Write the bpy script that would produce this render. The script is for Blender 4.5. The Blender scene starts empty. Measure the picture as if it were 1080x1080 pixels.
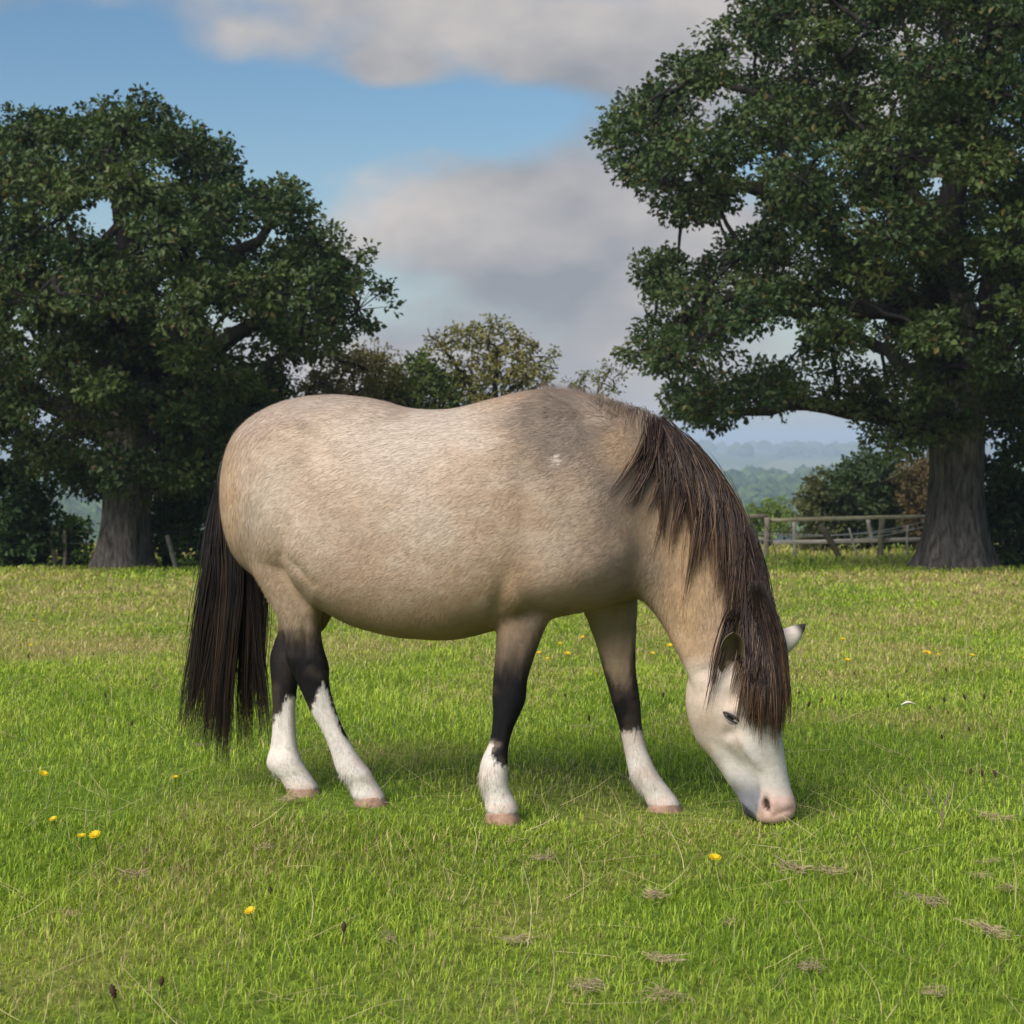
import bpy, math, random
import numpy as np
from mathutils import Vector
from mathutils.bvhtree import BVHTree

SC = bpy.context.scene
COL = SC.collection

# ------------------------------------------------------------------ camera
FPX = 1700.0                      # focal length in pixels of the 1080 px photograph
CAMZ = 1.11
PITCH = math.atan(80.0 / FPX)
cam_d = bpy.data.cameras.new('camera')
cam = bpy.data.objects.new('camera', cam_d)
COL.objects.link(cam)
cam.location = (0, 0, CAMZ)
cam.rotation_euler = (math.pi / 2 - PITCH, 0, 0)
cam_d.sensor_width = 36
cam_d.lens = 36 * FPX / 1080
cam_d.clip_start = 0.05
cam_d.clip_end = 30000
cam_d.dof.use_dof = True
cam_d.dof.focus_distance = 4.68
cam_d.dof.aperture_fstop = 9.0
SC.camera = cam

# ------------------------------------------------------------------ light
SUN_TO = Vector((-0.42, -0.62, 0.66)).normalized()      # towards the sun
SUN_EL = math.asin(SUN_TO.z)
SUN_AZ = math.atan2(SUN_TO.x, SUN_TO.y)
world = bpy.data.worlds.new('World')
SC.world = world
world.use_nodes = True


def build_world():
    nt = world.node_tree
    nt.nodes.clear()
    N = nt.nodes.new
    L = nt.links.new
    out = N('ShaderNodeOutputWorld')
    bg = N('ShaderNodeBackground')
    bg.inputs['Strength'].default_value = 0.06
    L(bg.outputs[0], out.inputs[0])
    sky = N('ShaderNodeTexSky')
    sky.sky_type = 'NISHITA'
    sky.sun_disc = False
    sky.sun_elevation = SUN_EL
    sky.sun_rotation = SUN_AZ
    sky.air_density = 1.15
    sky.dust_density = 0.3
    sky.ozone_density = 1.6
    tc = N('ShaderNodeTexCoord')
    sep = N('ShaderNodeSeparateXYZ')
    L(tc.outputs['Generated'], sep.inputs[0])

    def math_(op, a, b=None, c=None):
        m = N('ShaderNodeMath')
        m.operation = op
        for i, v in enumerate((a, b, c)):
            if v is None:
                continue
            if isinstance(v, (int, float)):
                m.inputs[i].default_value = v
            else:
                L(v, m.inputs[i])
        return m.outputs[0]
    mp = N('ShaderNodeMapping')
    mp.inputs['Scale'].default_value = (1, 1, 1.7)
    mp.inputs['Location'].default_value = (0.37, 0.2, 0.11)
    L(tc.outputs['Generated'], mp.inputs[0])
    no = N('ShaderNodeTexNoise')
    no.inputs['Scale'].default_value = 6.0
    no.inputs['Detail'].default_value = 7
    no.inputs['Roughness'].default_value = 0.48
    L(mp.outputs[0], no.inputs['Vector'])
    no2 = N('ShaderNodeTexNoise')
    no2.inputs['Scale'].default_value = 13.0
    no2.inputs['Detail'].default_value = 4
    no2.inputs['Roughness'].default_value = 0.5
    L(mp.outputs[0], no2.inputs['Vector'])
    x, z = sep.outputs[0], sep.outputs[2]

    def blob(px, py, a, b, w):
        u0, v0 = (px - 540) / FPX, (460 - py) / FPX
        du = math_('DIVIDE', math_('SUBTRACT', x, u0), a / FPX)
        dv = math_('DIVIDE', math_('SUBTRACT', z, v0), b / FPX)
        r2 = math_('ADD', math_('MULTIPLY', du, du), math_('MULTIPLY', dv, dv))
        return math_('MULTIPLY', math_('EXPONENT', math_('MULTIPLY', r2, -1.0)), w)
    f = no.outputs['Fac']
    for b in [(600, 285, 225, 125, .34), (450, 225, 90, 45, .12), (690, 60, 250, 65, .36), (300, -15, 200, 34, .20),
              (110, 45, 70, 28, .13), (415, 92, 45, 22, .20), (250, 70, 60, 40, .08),
              (330, 140, 170, 60, -.30), (90, 95, 110, 40, -.22), (540, 122, 150, 20, -.12), (250, 260, 70, 90, -.22),
              (560, 395, 300, 40, .12)]:
        f = math_('ADD', f, blob(*b))
    ramp = N('ShaderNodeMapRange')
    ramp.interpolation_type = 'SMOOTHSTEP'
    ramp.inputs['From Min'].default_value = 0.49
    ramp.inputs['From Max'].default_value = 0.69
    L(f, ramp.inputs[0])
    # cloud tone
    t = math_('ADD', math_('MULTIPLY', no2.outputs['Fac'], 0.55), math_('MULTIPLY', no.outputs['Fac'], 0.45))
    t = math_('ADD', t, blob(420, 225, 120, 60, .20))
    t = math_('ADD', t, blob(600, 20, 260, 40, .10))
    tr = N('ShaderNodeMapRange')
    tr.inputs['From Min'].default_value = 0.38
    tr.inputs['From Max'].default_value = 0.68
    L(t, tr.inputs[0])
    cm = N('ShaderNodeMix')
    cm.data_type = 'RGBA'
    cm.inputs['A'].default_value = (2.9, 3.1, 3.5, 1)
    cm.inputs['B'].default_value = (5.7, 5.35, 5.15, 1)
    L(tr.outputs[0], cm.inputs['Factor'])
    mix = N('ShaderNodeMix')
    mix.data_type = 'RGBA'
    L(ramp.outputs[0], mix.inputs['Factor'])
    hs = N('ShaderNodeHueSaturation')
    hs.inputs['Saturation'].default_value = 1.25
    hs.inputs['Value'].default_value = 0.92
    L(sky.outputs[0], hs.inputs['Color'])
    veil = N('ShaderNodeMix')          # pale band of moist air above the horizon, all round
    veil.data_type = 'RGBA'
    veil.inputs['B'].default_value = (3.5, 4.1, 4.9, 1)
    zz = math_('DIVIDE', z, 0.10)
    L(math_('MULTIPLY', math_('EXPONENT', math_('MULTIPLY', math_('MULTIPLY', zz, zz), -1.0)), .85), veil.inputs['Factor'])
    L(hs.outputs[0], veil.inputs['A'])
    L(veil.outputs['Result'], mix.inputs['A'])
    L(cm.outputs['Result'], mix.inputs['B'])
    L(mix.outputs['Result'], bg.inputs['Color'])


build_world()
sun_d = bpy.data.lights.new('sun', 'SUN')
sun_d.energy = 3.2
sun_d.angle = math.radians(42)
sun_d.color = (1.0, 0.95, 0.87)
sun = bpy.data.objects.new('sun', sun_d)
COL.objects.link(sun)
sun.location = SUN_TO * 60
sun.rotation_euler = SUN_TO.to_track_quat('Z', 'Y').to_euler()
vs = SC.view_settings
vs.view_transform = 'Standard'
vs.look = 'None'
vs.gamma = 1
vs.exposure = 0.85
vs.use_curve_mapping = False
SC.render.engine = 'CYCLES'
SC.cycles.use_denoising = True
SC.cycles.max_bounces = 5
SC.cycles.diffuse_bounces = 2
SC.cycles.glossy_bounces = 2
SC.cycles.transmission_bounces = 3
SC.cycles.volume_bounces = 0
SC.cycles.sample_clamp_indirect = 4

# ------------------------------------------------------------------ helpers
CP, SP = math.cos(PITCH), math.sin(PITCH)


def P(px, py, d):
    """point at world depth y=d on the line of sight of photo pixel (px,py); arrays allowed"""
    px, py, d = np.broadcast_arrays(np.asarray(px, float), np.asarray(py, float), np.asarray(d, float))
    xc = (px - 540) / FPX
    yc = (540 - py) / FPX
    dy = CP + yc * SP
    dz = -SP + yc * CP
    k = d / dy
    return np.stack([xc * k, d, CAMZ + dz * k], -1)


def to_px(v):
    """world points -> photo pixels"""
    x, y, z = v[..., 0], v[..., 1], v[..., 2] - CAMZ
    fw = y * CP - z * SP
    up = y * SP + z * CP
    return 540 + FPX * x / fw, 540 - FPX * up / fw


def mat_new(name):
    m = bpy.data.materials.new(name)
    m.use_nodes = True
    nt = m.node_tree
    nt.nodes.clear()
    return m, nt, nt.nodes.new, nt.links.new


def link_obj(name, me, mat=None, parent=None):
    o = bpy.data.objects.new(name, me)
    COL.objects.link(o)
    if mat is not None:
        me.materials.append(mat)
    if parent is not None:
        o.parent = parent
        o.matrix_parent_inverse = parent.matrix_world.inverted()
    return o


def tag(o, label=None, cat=None, group=None, kind=None):
    for k, v in (('label', label), ('category', cat), ('group', group), ('kind', kind)):
        if v:
            o[k] = v
    return o


def empty(name, loc, label, cat, group=None):
    o = bpy.data.objects.new(name, None)
    o.location = [float(c) for c in loc]
    o.empty_display_size = 0.2
    COL.objects.link(o)
    bpy.context.view_layer.update()
    return tag(o, label, cat, group)


def mesh_np(name, verts, faces, cols=None, smooth=True):
    """faces: (n,k) int array or list of such arrays; cols: per-vertex rgb"""
    verts = np.ascontiguousarray(verts, np.float32).reshape(-1, 3)
    if isinstance(faces, np.ndarray):
        faces = [faces]
    faces = [np.asarray(f, np.int32) for f in faces if len(f)]
    me = bpy.data.meshes.new(name)
    me.vertices.add(len(verts))
    me.vertices.foreach_set('co', verts.ravel())
    idx = np.concatenate([f.ravel() for f in faces])
    tot = np.concatenate([np.full(len(f), f.shape[1], np.int32) for f in faces])
    start = np.concatenate([[0], np.cumsum(tot)[:-1]]).astype(np.int32)
    me.loops.add(len(idx))
    me.loops.foreach_set('vertex_index', idx)
    me.polygons.add(len(tot))
    me.polygons.foreach_set('loop_start', start)
    me.polygons.foreach_set('loop_total', tot)
    me.update(calc_edges=True)
    me.polygons.foreach_set('use_smooth', np.full(len(tot), smooth, bool))
    if cols is not None:
        c = np.ones((len(verts), 4), np.float32)
        c[:, :3] = cols
        a = me.color_attributes.new('Col', 'FLOAT_COLOR', 'POINT')
        a.data.foreach_set('color', c.ravel())
    me.validate()
    return me


class VN:
    """smooth value noise, numpy"""
    def __init__(self, seed, n=256):
        self.n = n
        self.g = np.random.default_rng(seed).random((n, n))

    def __call__(self, x, y):
        x = np.asarray(x, float)
        y = np.asarray(y, float)
        xi, yi = np.floor(x).astype(int), np.floor(y).astype(int)
        fx, fy = x - xi, y - yi
        fx = fx * fx * (3 - 2 * fx)
        fy = fy * fy * (3 - 2 * fy)
        n = self.n
        g = self.g
        a, b = g[xi % n, yi % n], g[(xi + 1) % n, yi % n]
        c, d = g[xi % n, (yi + 1) % n], g[(xi + 1) % n, (yi + 1) % n]
        return (a * (1 - fx) + b * fx) * (1 - fy) + (c * (1 - fx) + d * fx) * fy

    def fbm(self, x, y, o=3):
        s, a, t = 0, 1.0, 0
        for i in range(o):
            s = s + a * self(np.asarray(x) * 2 ** i + 17 * i, np.asarray(y) * 2 ** i + 31 * i)
            t += a
            a *= .5
        return s / t


def sstep(e0, e1, x):
    t = np.clip((x - e0) / (e1 - e0), 0, 1)
    return t * t * (3 - 2 * t)


def tubes(paths, radii, sides=3, cols=None):
    """paths (S,K,3), radii (S,K) -> verts, quads, per-vertex cols"""
    paths = np.asarray(paths, float)
    S, K, _ = paths.shape
    t = np.gradient(paths, axis=1)
    t /= np.linalg.norm(t, axis=2, keepdims=True) + 1e-9
    ref = np.where(np.abs(t[..., 2:3]) < .9, np.array([0, 0, 1.]), np.array([1., 0, 0]))
    u = np.cross(t, ref)
    u /= np.linalg.norm(u, axis=2, keepdims=True) + 1e-9
    v = np.cross(t, u)
    a = np.arange(sides) / sides * 2 * np.pi
    ring = (paths[:, :, None, :] + radii[:, :, None, None] *
            (np.cos(a)[None, None, :, None] * u[:, :, None, :] + np.sin(a)[None, None, :, None] * v[:, :, None, :]))
    verts = ring.reshape(-1, 3)
    base = (np.arange(S)[:, None, None] * K + np.arange(K - 1)[None, :, None]) * sides
    j = np.arange(sides)[None, None, :]
    j2 = (j + 1) % sides
    q = np.stack([base + j, base + j2, base + sides + j2, base + sides + j], -1).reshape(-1, 4)
    cc = None
    if cols is not None:
        cc = np.broadcast_to(cols[:, :, None, :], (S, K, sides, 3)).reshape(-1, 3)
    return verts, q, cc


def catmull(pts, n):
    """resample a list of stations (rows of floats) smoothly to n rows"""
    p = np.asarray(pts, float)
    m = len(p)
    t = np.linspace(0, m - 1, n)
    i = np.clip(np.floor(t).astype(int), 0, m - 2)
    f = (t - i)[:, None]
    p0, p1, p2, p3 = p[np.clip(i - 1, 0, m - 1)], p[i], p[i + 1], p[np.clip(i + 2, 0, m - 1)]
    return .5 * ((2 * p1) + (-p0 + p2) * f + (2 * p0 - 5 * p1 + 4 * p2 - p3) * f ** 2 + (-p0 + 3 * p1 - 3 * p2 + p3) * f ** 3)


def loft(C, U, V, a, b, seg=40, egg=0.0, power=2.0):
    """closed capped loft. C,U,V (n,3); a,b (n,)"""
    n = len(C)
    t = np.arange(seg) / seg * 2 * np.pi
    c, s = np.cos(t), np.sin(t)
    e = 2.0 / power
    cs = np.sign(c) * np.abs(c) ** e
    ss = np.sign(s) * np.abs(s) ** e
    lat = cs * (1 - egg * s)
    v = C[:, None] + a[:, None, None] * ss[None, :, None] * U[:, None] + b[:, None, None] * lat[None, :, None] * V[:, None]
    verts = np.concatenate([v.reshape(-1, 3), C[:1], C[-1:]])
    i = np.arange(n - 1)[:, None] * seg
    j = np.arange(seg)[None]
    j2 = (j + 1) % seg
    q = np.stack([i + j, i + j2, i + seg + j2, i + seg + j], -1).reshape(-1, 4)
    j = np.arange(seg)
    j2 = (j + 1) % seg
    c0, c1 = n * seg, n * seg + 1
    t0 = np.stack([np.full(seg, c0), j2, j], -1)
    t1 = np.stack([np.full(seg, c1), (n - 1) * seg + j, (n - 1) * seg + j2], -1)
    return verts, q, np.concatenate([t0, t1])


def join(parts):
    """join (verts, quads, tris)"""
    V, Q, T, off = [], [], [], 0
    for v, q, t in parts:
        V.append(v)
        if len(q):
            Q.append(q + off)
        if len(t):
            T.append(t + off)
        off += len(v)
    return np.concatenate(V), ([np.concatenate(Q)] if Q else []) + ([np.concatenate(T)] if T else [])


# ------------------------------------------------------------------ materials
def attr_mat(name, rough=0.6, noise=0.0, nscale=40, spec=0.3, translucent=0.0, bump=0.0, stretch=(1, 1, 1), sheen=0.0):
    m, nt, N, L = mat_new(name)
    out = N('ShaderNodeOutputMaterial')
    b = N('ShaderNodeBsdfPrincipled')
    b.inputs['Roughness'].default_value = rough
    b.inputs['Specular IOR Level'].default_value = spec
    if sheen:
        b.inputs['Sheen Weight'].default_value = sheen
    at = N('ShaderNodeAttribute')
    at.attribute_name = 'Col'
    col = at.outputs['Color']
    if noise or bump:
        tc = N('ShaderNodeTexCoord')
        mp = N('ShaderNodeMapping')
        mp.inputs['Scale'].default_value = stretch
        L(tc.outputs['Object'], mp.inputs[0])
        no = N('ShaderNodeTexNoise')
        no.inputs['Scale'].default_value = nscale
        no.inputs['Detail'].default_value = 5
        L(mp.outputs[0], no.inputs['Vector'])
        if noise:
            mr = N('ShaderNodeMapRange')
            mr.inputs['From Min'].default_value = .3
            mr.inputs['From Max'].default_value = .7
            mr.inputs['To Min'].default_value = 1 - noise
            mr.inputs['To Max'].default_value = 1 + noise
            L(no.outputs['Fac'], mr.inputs[0])
            mx = N('ShaderNodeVectorMath')
            mx.operation = 'SCALE'
            L(col, mx.inputs[0])
            L(mr.outputs[0], mx.inputs['Scale'])
            col = mx.outputs[0]
        if bump:
            bp = N('ShaderNodeBump')
            bp.inputs['Strength'].default_value = bump
            bp.inputs['Distance'].default_value = 0.01
            L(no.outputs['Fac'], bp.inputs['Height'])
            L(bp.outputs[0], b.inputs['Normal'])
    L(col, b.inputs['Base Color'])
    if translucent:
        tr = N('ShaderNodeBsdfTranslucent')
        hs = N('ShaderNodeHueSaturation')
        hs.inputs['Value'].default_value = 1.25
        hs.inputs['Saturation'].default_value = 1.1
        L(col, hs.inputs['Color'])
        L(hs.outputs[0], tr.inputs['Color'])
        mx = N('ShaderNodeMixShader')
        mx.inputs[0].default_value = translucent
        L(b.outputs[0], mx.inputs[1])
        L(tr.outputs[0], mx.inputs[2])
        L(mx.outputs[0], out.inputs[0])
    else:
        L(b.outputs[0], out.inputs[0])
    return m


def bark_mat(name, c1, c2, vscale=5.0):
    m, nt, N, L = mat_new(name)
    out = N('ShaderNodeOutputMaterial')
    b = N('ShaderNodeBsdfPrincipled')
    b.inputs['Roughness'].default_value = .9
    b.inputs['Specular IOR Level'].default_value = .1
    tc = N('ShaderNodeTexCoord')
    mp = N('ShaderNodeMapping')
    mp.inputs['Scale'].default_value = (1, 1, .18)
    L(tc.outputs['Object'], mp.inputs[0])
    no = N('ShaderNodeTexNoise')
    no.inputs['Scale'].default_value = vscale * 3
    no.inputs['Detail'].default_value = 8
    no.inputs['Roughness'].default_value = .65
    L(mp.outputs[0], no.inputs['Vector'])
    cr = N('ShaderNodeValToRGB')
    cr.color_ramp.elements[0].position = .36
    cr.color_ramp.elements[1].position = .66
    cr.color_ramp.elements[0].color = (*c1, 1)
    cr.color_ramp.elements[1].color = (*c2, 1)
    L(no.outputs['Fac'], cr.inputs[0])
    L(cr.outputs[0], b.inputs['Base Color'])
    bp = N('ShaderNodeBump')
    bp.inputs['Strength'].default_value = .9
    bp.inputs['Distance'].default_value = .05
    L(no.outputs['Fac'], bp.inputs['Height'])
    L(bp.outputs[0], b.inputs['Normal'])
    L(b.outputs[0], out.inputs[0])
    return m


M_COAT = attr_mat('pony_coat', rough=.75, noise=.07, nscale=160, spec=.10, bump=.0, stretch=(.35, 1, 1))
M_FUR = attr_mat('pony_fur', rough=.75, spec=.07)
M_HAIR = attr_mat('pony_hair', rough=.42, spec=.35)
M_HOOF = attr_mat('pony_hoof', rough=.55, noise=.2, nscale=60, spec=.3)
M_LEAF = attr_mat('oak_leaf', rough=.55, spec=.25, translucent=.22)
M_GRASS = attr_mat('grass_blade', rough=.55, spec=.2, translucent=.42)
M_STRAW = attr_mat('dry_straw', rough=.7, spec=.15)
M_WOODFAR = attr_mat('distant_foliage', rough=.9, spec=.05, noise=.35, nscale=.35)
M_TIMBER = attr_mat('weathered_timber', rough=.85, noise=.25, nscale=14, spec=.1, stretch=(.3, 1, 1), bump=.3)
M_BARK = bark_mat('oak_bark', (.035, .030, .026), (.16, .14, .125))
M_TWIG = bark_mat('branch_bark', (.012, .011, .010), (.040, .035, .031), 8)

# ------------------------------------------------------------------ terrain
vn1, vn2, vn3 = VN(1), VN(2), VN(3)
_ky = np.array([-1e5, 5.0, 27, 36, 55, 80, 130, 400, 600, 1150, 1350, 2000, 3300, 3900, 6000, 8000, 9000, 2e4])
_kz = np.array([0, 0, -1.12, -1.72, -2.65, -4.8, -11, -36, -42, -34, -36, -52, -27, -32, -60, -46, -70, -120.])
FEET = [(529, 867, 4.66), (700, 855, 4.88), (390, 848, 4.80), (320, 838, 4.98), (812, 868, 4.62)]
_feet = np.array([P(*f) for f in FEET])


def zprof(y):
    y = np.asarray(y, float)
    s = 0
    for k in (.88, .94, 1., 1.06, 1.12):
        s = s + np.interp(y * k, _ky, _kz)
    return s / 5


def _ground_raw(x, y):
    z = zprof(y)
    near = np.exp(-np.clip(y, 0, None) / 40)
    z = z + near * .05 * (vn1.fbm(x * .9 + 50, y * .9 + 50, 2) - .5)
    far = sstep(60, 500, y)
    z = z + far * 13 * (vn2.fbm(x / 420 + 80, y / 600 + 80, 3) - .5)
    return z


_fz = _feet[:, 2] - _ground_raw(_feet[:, 0], _feet[:, 1])
_D = np.exp(-((_feet[:, None, :2] - _feet[None, :, :2]) ** 2).sum(-1) / .35 ** 2)
_fw = np.linalg.solve(_D, _fz)


def ground_z(x, y):
    x = np.asarray(x, float)
    y = np.asarray(y, float)
    z = _ground_raw(x, y)
    for (fx, fy, _), w in zip(_feet, _fw):
        z = z + w * np.exp(-((x - fx) ** 2 + (y - fy) ** 2) / .35 ** 2)
    return z


def dryness(x, y):
    """0 lush .. 1 straw"""
    d = vn1.fbm(x * .55 + 9, y * .38 + 4, 3)
    e = vn2.fbm(x * 2.3 + 3, y * 1.9 + 40, 2)
    band = sstep(7.5, 12, y) * (1 - .5 * sstep(22, 26, y)) * .42 + sstep(34, 42, y) * .5
    return np.clip((d - .52) * 1.8 + (e - .5) * .9 + .10 + band, 0, 1)


def build_ground():
    ang_f = np.linspace(-38, 38, 190)
    ang_b = np.linspace(38, 322, 62)[1:-1]
    ang = np.radians(np.concatenate([ang_f, ang_b]))
    r = np.concatenate([np.geomspace(.4, 60, 140), np.geomspace(60, 9500, 80)[1:]])
    X = r[:, None] * np.sin(ang)[None]
    Y = r[:, None] * np.cos(ang)[None]
    Z = ground_z(X, Y)
    A = len(ang)
    v = np.stack([X, Y, Z], -1).reshape(-1, 3)
    v = np.concatenate([v, [[0, 0, float(ground_z(0, 0))]]])
    i = np.arange(len(r) - 1)[:, None] * A
    j = np.arange(A)[None]
    j2 = (j + 1) % A
    q = np.stack([i + j, i + A + j, i + A + j2, i + j2], -1).reshape(-1, 4)
    j = np.arange(A)
    t = np.stack([np.full(A, len(v) - 1), j, (j + 1) % A], -1)
    dr = dryness(v[:, 0], v[:, 1])[:, None]
    c = np.array([.11, .165, .022]) * (1 - dr) + np.array([.30, .25, .09]) * dr
    far = sstep(50, 90, np.hypot(v[:, 0], v[:, 1]))[:, None]
    fld = vn3(v[:, 0] / 160 + 20, v[:, 1] / 260 + 20)[:, None]
    fc = np.where(fld > .62, np.array([.20, .20, .07]), np.array([.07, .12, .03]))
    c = c * (1 - far) + fc * far
    me = mesh_np('ground', v, [q, t], c)
    m, nt, N, L = mat_new('pasture')
    out = N('ShaderNodeOutputMaterial')
    b = N('ShaderNodeBsdfPrincipled')
    b.inputs['Roughness'].default_value = .95
    b.inputs['Specular IOR Level'].default_value = .05
    at = N('ShaderNodeAttribute')
    at.attribute_name = 'Col'
    tc = N('ShaderNodeTexCoord')
    n1 = N('ShaderNodeTexNoise')
    n1.inputs['Scale'].default_value = 28
    n1.inputs['Detail'].default_value = 6
    L(tc.outputs['Object'], n1.inputs['Vector'])
    mr = N('ShaderNodeMapRange')
    mr.inputs['From Min'].default_value = .3
    mr.inputs['From Max'].default_value = .7
    mr.inputs['To Min'].default_value = .6
    mr.inputs['To Max'].default_value = 1.35
    L(n1.outputs['Fac'], mr.inputs[0])
    mx = N('ShaderNodeVectorMath')
    mx.operation = 'SCALE'
    L(at.outputs['Color'], mx.inputs[0])
    L(mr.outputs[0], mx.inputs['Scale'])
    L(mx.outputs[0], b.inputs['Base Color'])
    bp = N('ShaderNodeBump')
    bp.inputs['Strength'].default_value = .6
    bp.inputs['Distance'].default_value = .03
    L(n1.outputs['Fac'], bp.inputs['Height'])
    L(bp.outputs[0], b.inputs['Normal'])
    L(b.outputs[0], out.inputs[0])
    o = link_obj('ground', me, m)
    tag(o, 'green sloping pasture running down to a wooded valley', 'ground', kind='structure')


build_ground()

# ------------------------------------------------------------------ trees
def leaf_mesh(C, A, Nn, ln, wd, cols):
    """diamond leaves folded along the midrib: C base point, A axis, Nn normal"""
    n = len(C)
    A = A / (np.linalg.norm(A, axis=1, keepdims=True) + 1e-9)
    S = np.cross(A, Nn)
    S /= np.linalg.norm(S, axis=1, keepdims=True) + 1e-9
    Nn = np.cross(S, A)
    ln, wd = ln[:, None], wd[:, None]
    mid = C + A * ln * .55
    v = np.stack([C, mid + S * wd * .5 + Nn * wd * .18, C + A * ln - Nn * ln * .12, mid - S * wd * .5 + Nn * wd * .18], 1)
    k = np.arange(n)[:, None] * 4
    t = np.concatenate([k + [0, 1, 2], k + [0, 2, 3]])
    c = np.repeat(cols, 4, axis=0)
    return v.reshape(-1, 3), t, c


def rand_unit(rng, n):
    v = rng.normal(size=(n, 3))
    return v / np.linalg.norm(v, axis=1, keepdims=True)


def fill_cluster(rng, cc, rad, sprays, per, lsize, spread, flat=.75):
    """leaf arrays round cluster centres cc (n,3), rad (n,). returns spray centres, owner index, leaf C/A/N"""
    n = len(cc)
    own = np.repeat(np.arange(n), sprays)
    u = rand_unit(rng, len(own))
    u[:, 2] += .25
    r = rng.random(len(own)) ** .42
    sc = cc[own] + u * (r * rad[own])[:, None] * np.array([1, 1, flat])
    lo = np.repeat(np.arange(len(own)), per)
    w = rand_unit(rng, len(lo))
    outd = sc[lo] - cc[own[lo]]
    outd /= np.linalg.norm(outd, axis=1, keepdims=True) + 1e-6
    C = sc[lo] + w * (spread * rng.random(len(lo)) ** .5)[:, None] * np.array([1, 1, .7])
    A = rand_unit(rng, len(lo)) * .9 + outd * .7 + w * .5
    A[:, 2] -= .15
    Nn = rand_unit(rng, len(lo)) * .8 + np.array([0, 0, .75]) + outd * .35
    return sc, own, own[lo], C, A, Nn


def poly_dist(px, py, poly):
    """(inside mask, distance to outline)"""
    poly = np.asarray(poly, float)
    a, b = poly, np.roll(poly, -1, 0)
    P_ = np.stack([px, py], -1)[:, None]
    ab = b - a
    t = np.clip(((P_ - a) * ab).sum(-1) / ((ab ** 2).sum(-1) + 1e-9), 0, 1)
    d = np.sqrt(((P_ - a - t[..., None] * ab) ** 2).sum(-1)).min(1)
    cond = (a[:, 1] > P_[..., 1]) != (b[:, 1] > P_[..., 1])
    xi = ab[:, 0] * (P_[..., 1] - a[:, 1]) / (ab[:, 1] + 1e-12) + a[:, 0]
    ins = (cond & (P_[..., 0] < xi)).sum(1) % 2 == 1
    return ins, d


def crown_clusters(rng, poly, d0, Tmax, Rin, sep, inset, gaps, ncand=9000, interior=.3, gpad=0):
    poly = np.asarray(poly, float)
    lo, hi = poly.min(0), poly.max(0)
    px = rng.uniform(lo[0], hi[0], ncand)
    py = rng.uniform(lo[1], hi[1], ncand)
    ins, dist = poly_dist(px, py, poly)
    ok = ins & (dist > inset)
    for gx, gy, gr in gaps:
        ok &= np.hypot(px - gx, py - gy) > gr + gpad
    px, py, dist = px[ok], py[ok], dist[ok]
    e = np.clip(dist / Rin, 0, 1)
    T = Tmax * np.sqrt(1 - (1 - e) ** 2)
    s = rng.uniform(-1, 1, len(px))
    dz = np.sign(s) * np.abs(s) ** .55 * T
    keep = (np.abs(dz) > .55 * T) | (dist < inset * 2.2) | (rng.random(len(px)) < interior)
    pts = P(px[keep], py[keep], d0 + dz[keep])
    out = []
    for p in pts:
        if not out or np.min(((np.array(out) - p) ** 2).sum(1)) > sep ** 2:
            out.append(p)
    return np.array(out)


def limb_pts(spec, d0, n=14):
    """spec rows (px,py,ddepth,radius)"""
    s = catmull(spec, n)
    return P(s[:, 0], s[:, 1], d0 + s[:, 2]), s[:, 3]


def grow_branches(rng, nodes, cc, r_base, r_tip, droop=.12):
    """connect every cluster to the nearest node of the growing skeleton; returns paths, radii"""
    nodes = [np.array(n) for n in nodes]
    arr = np.array(nodes)
    start = arr.copy()
    d = np.array([((start - c) ** 2).sum(1).min() for c in cc])
    paths, rads = [], []
    for k in np.argsort(d):
        c = cc[k]
        dd = ((arr - c) ** 2).sum(1)
        i = int(np.argmin(dd))
        a = arr[i]
        L_ = math.sqrt(dd[i])
        t = np.linspace(0, 1, 6)[:, None]
        path = a + (c - a) * t
        bend = rng.normal(size=3) * .10 * L_
        bend[2] += droop * L_
        path = path + bend * (t * (1 - t) * 4) * .7 + rng.normal(size=(6, 3)) * .02 * L_ * (t > 0) * (t < 1)
        paths.append(path)
        rr = r_base * min(1, .45 + L_ * .25)
        rads.append(np.linspace(rr, r_tip, 6))
        arr = np.concatenate([arr, path[2:]])
    return np.array(paths), np.array(rads)


def trunk_mesh(rng, spec, d0, flare=1.6, seg=40, n=36, seed=5):
    """spec rows (px,py,ddepth,radius m) from base upward"""
    s = catmull(spec, n)
    C = P(s[:, 0], s[:, 1], d0 + s[:, 2])
    v_ = VN(seed)
    a = np.arange(seg) / seg * 2 * np.pi
    h = np.linspace(0, 1, n)
    lob = 1 + .055 * np.sin(a * 5 + 1.0)[None] + .05 * np.sin(a * 3 + 2.2)[None] + .11 * (v_(a[None] * 3 + 9, h[:, None] * 6 + 9) - .5)
    fl = 1 + (flare - 1) * np.exp(-h[:, None] * 11) * (1 + .75 * np.sin(a * 5 + 1.0)[None])
    rad = s[:, 3][:, None] * lob * fl
    v = C[:, None] + rad[..., None] * np.stack([np.cos(a), np.sin(a), 0 * a], -1)[None]
    i = np.arange(n - 1)[:, None] * seg
    j = np.arange(seg)[None]
    j2 = (j + 1) % seg
    q = np.stack([i + j, i + j2, i + seg + j2, i + seg + j], -1).reshape(-1, 4)
    return v.reshape(-1, 3), q, C


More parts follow.
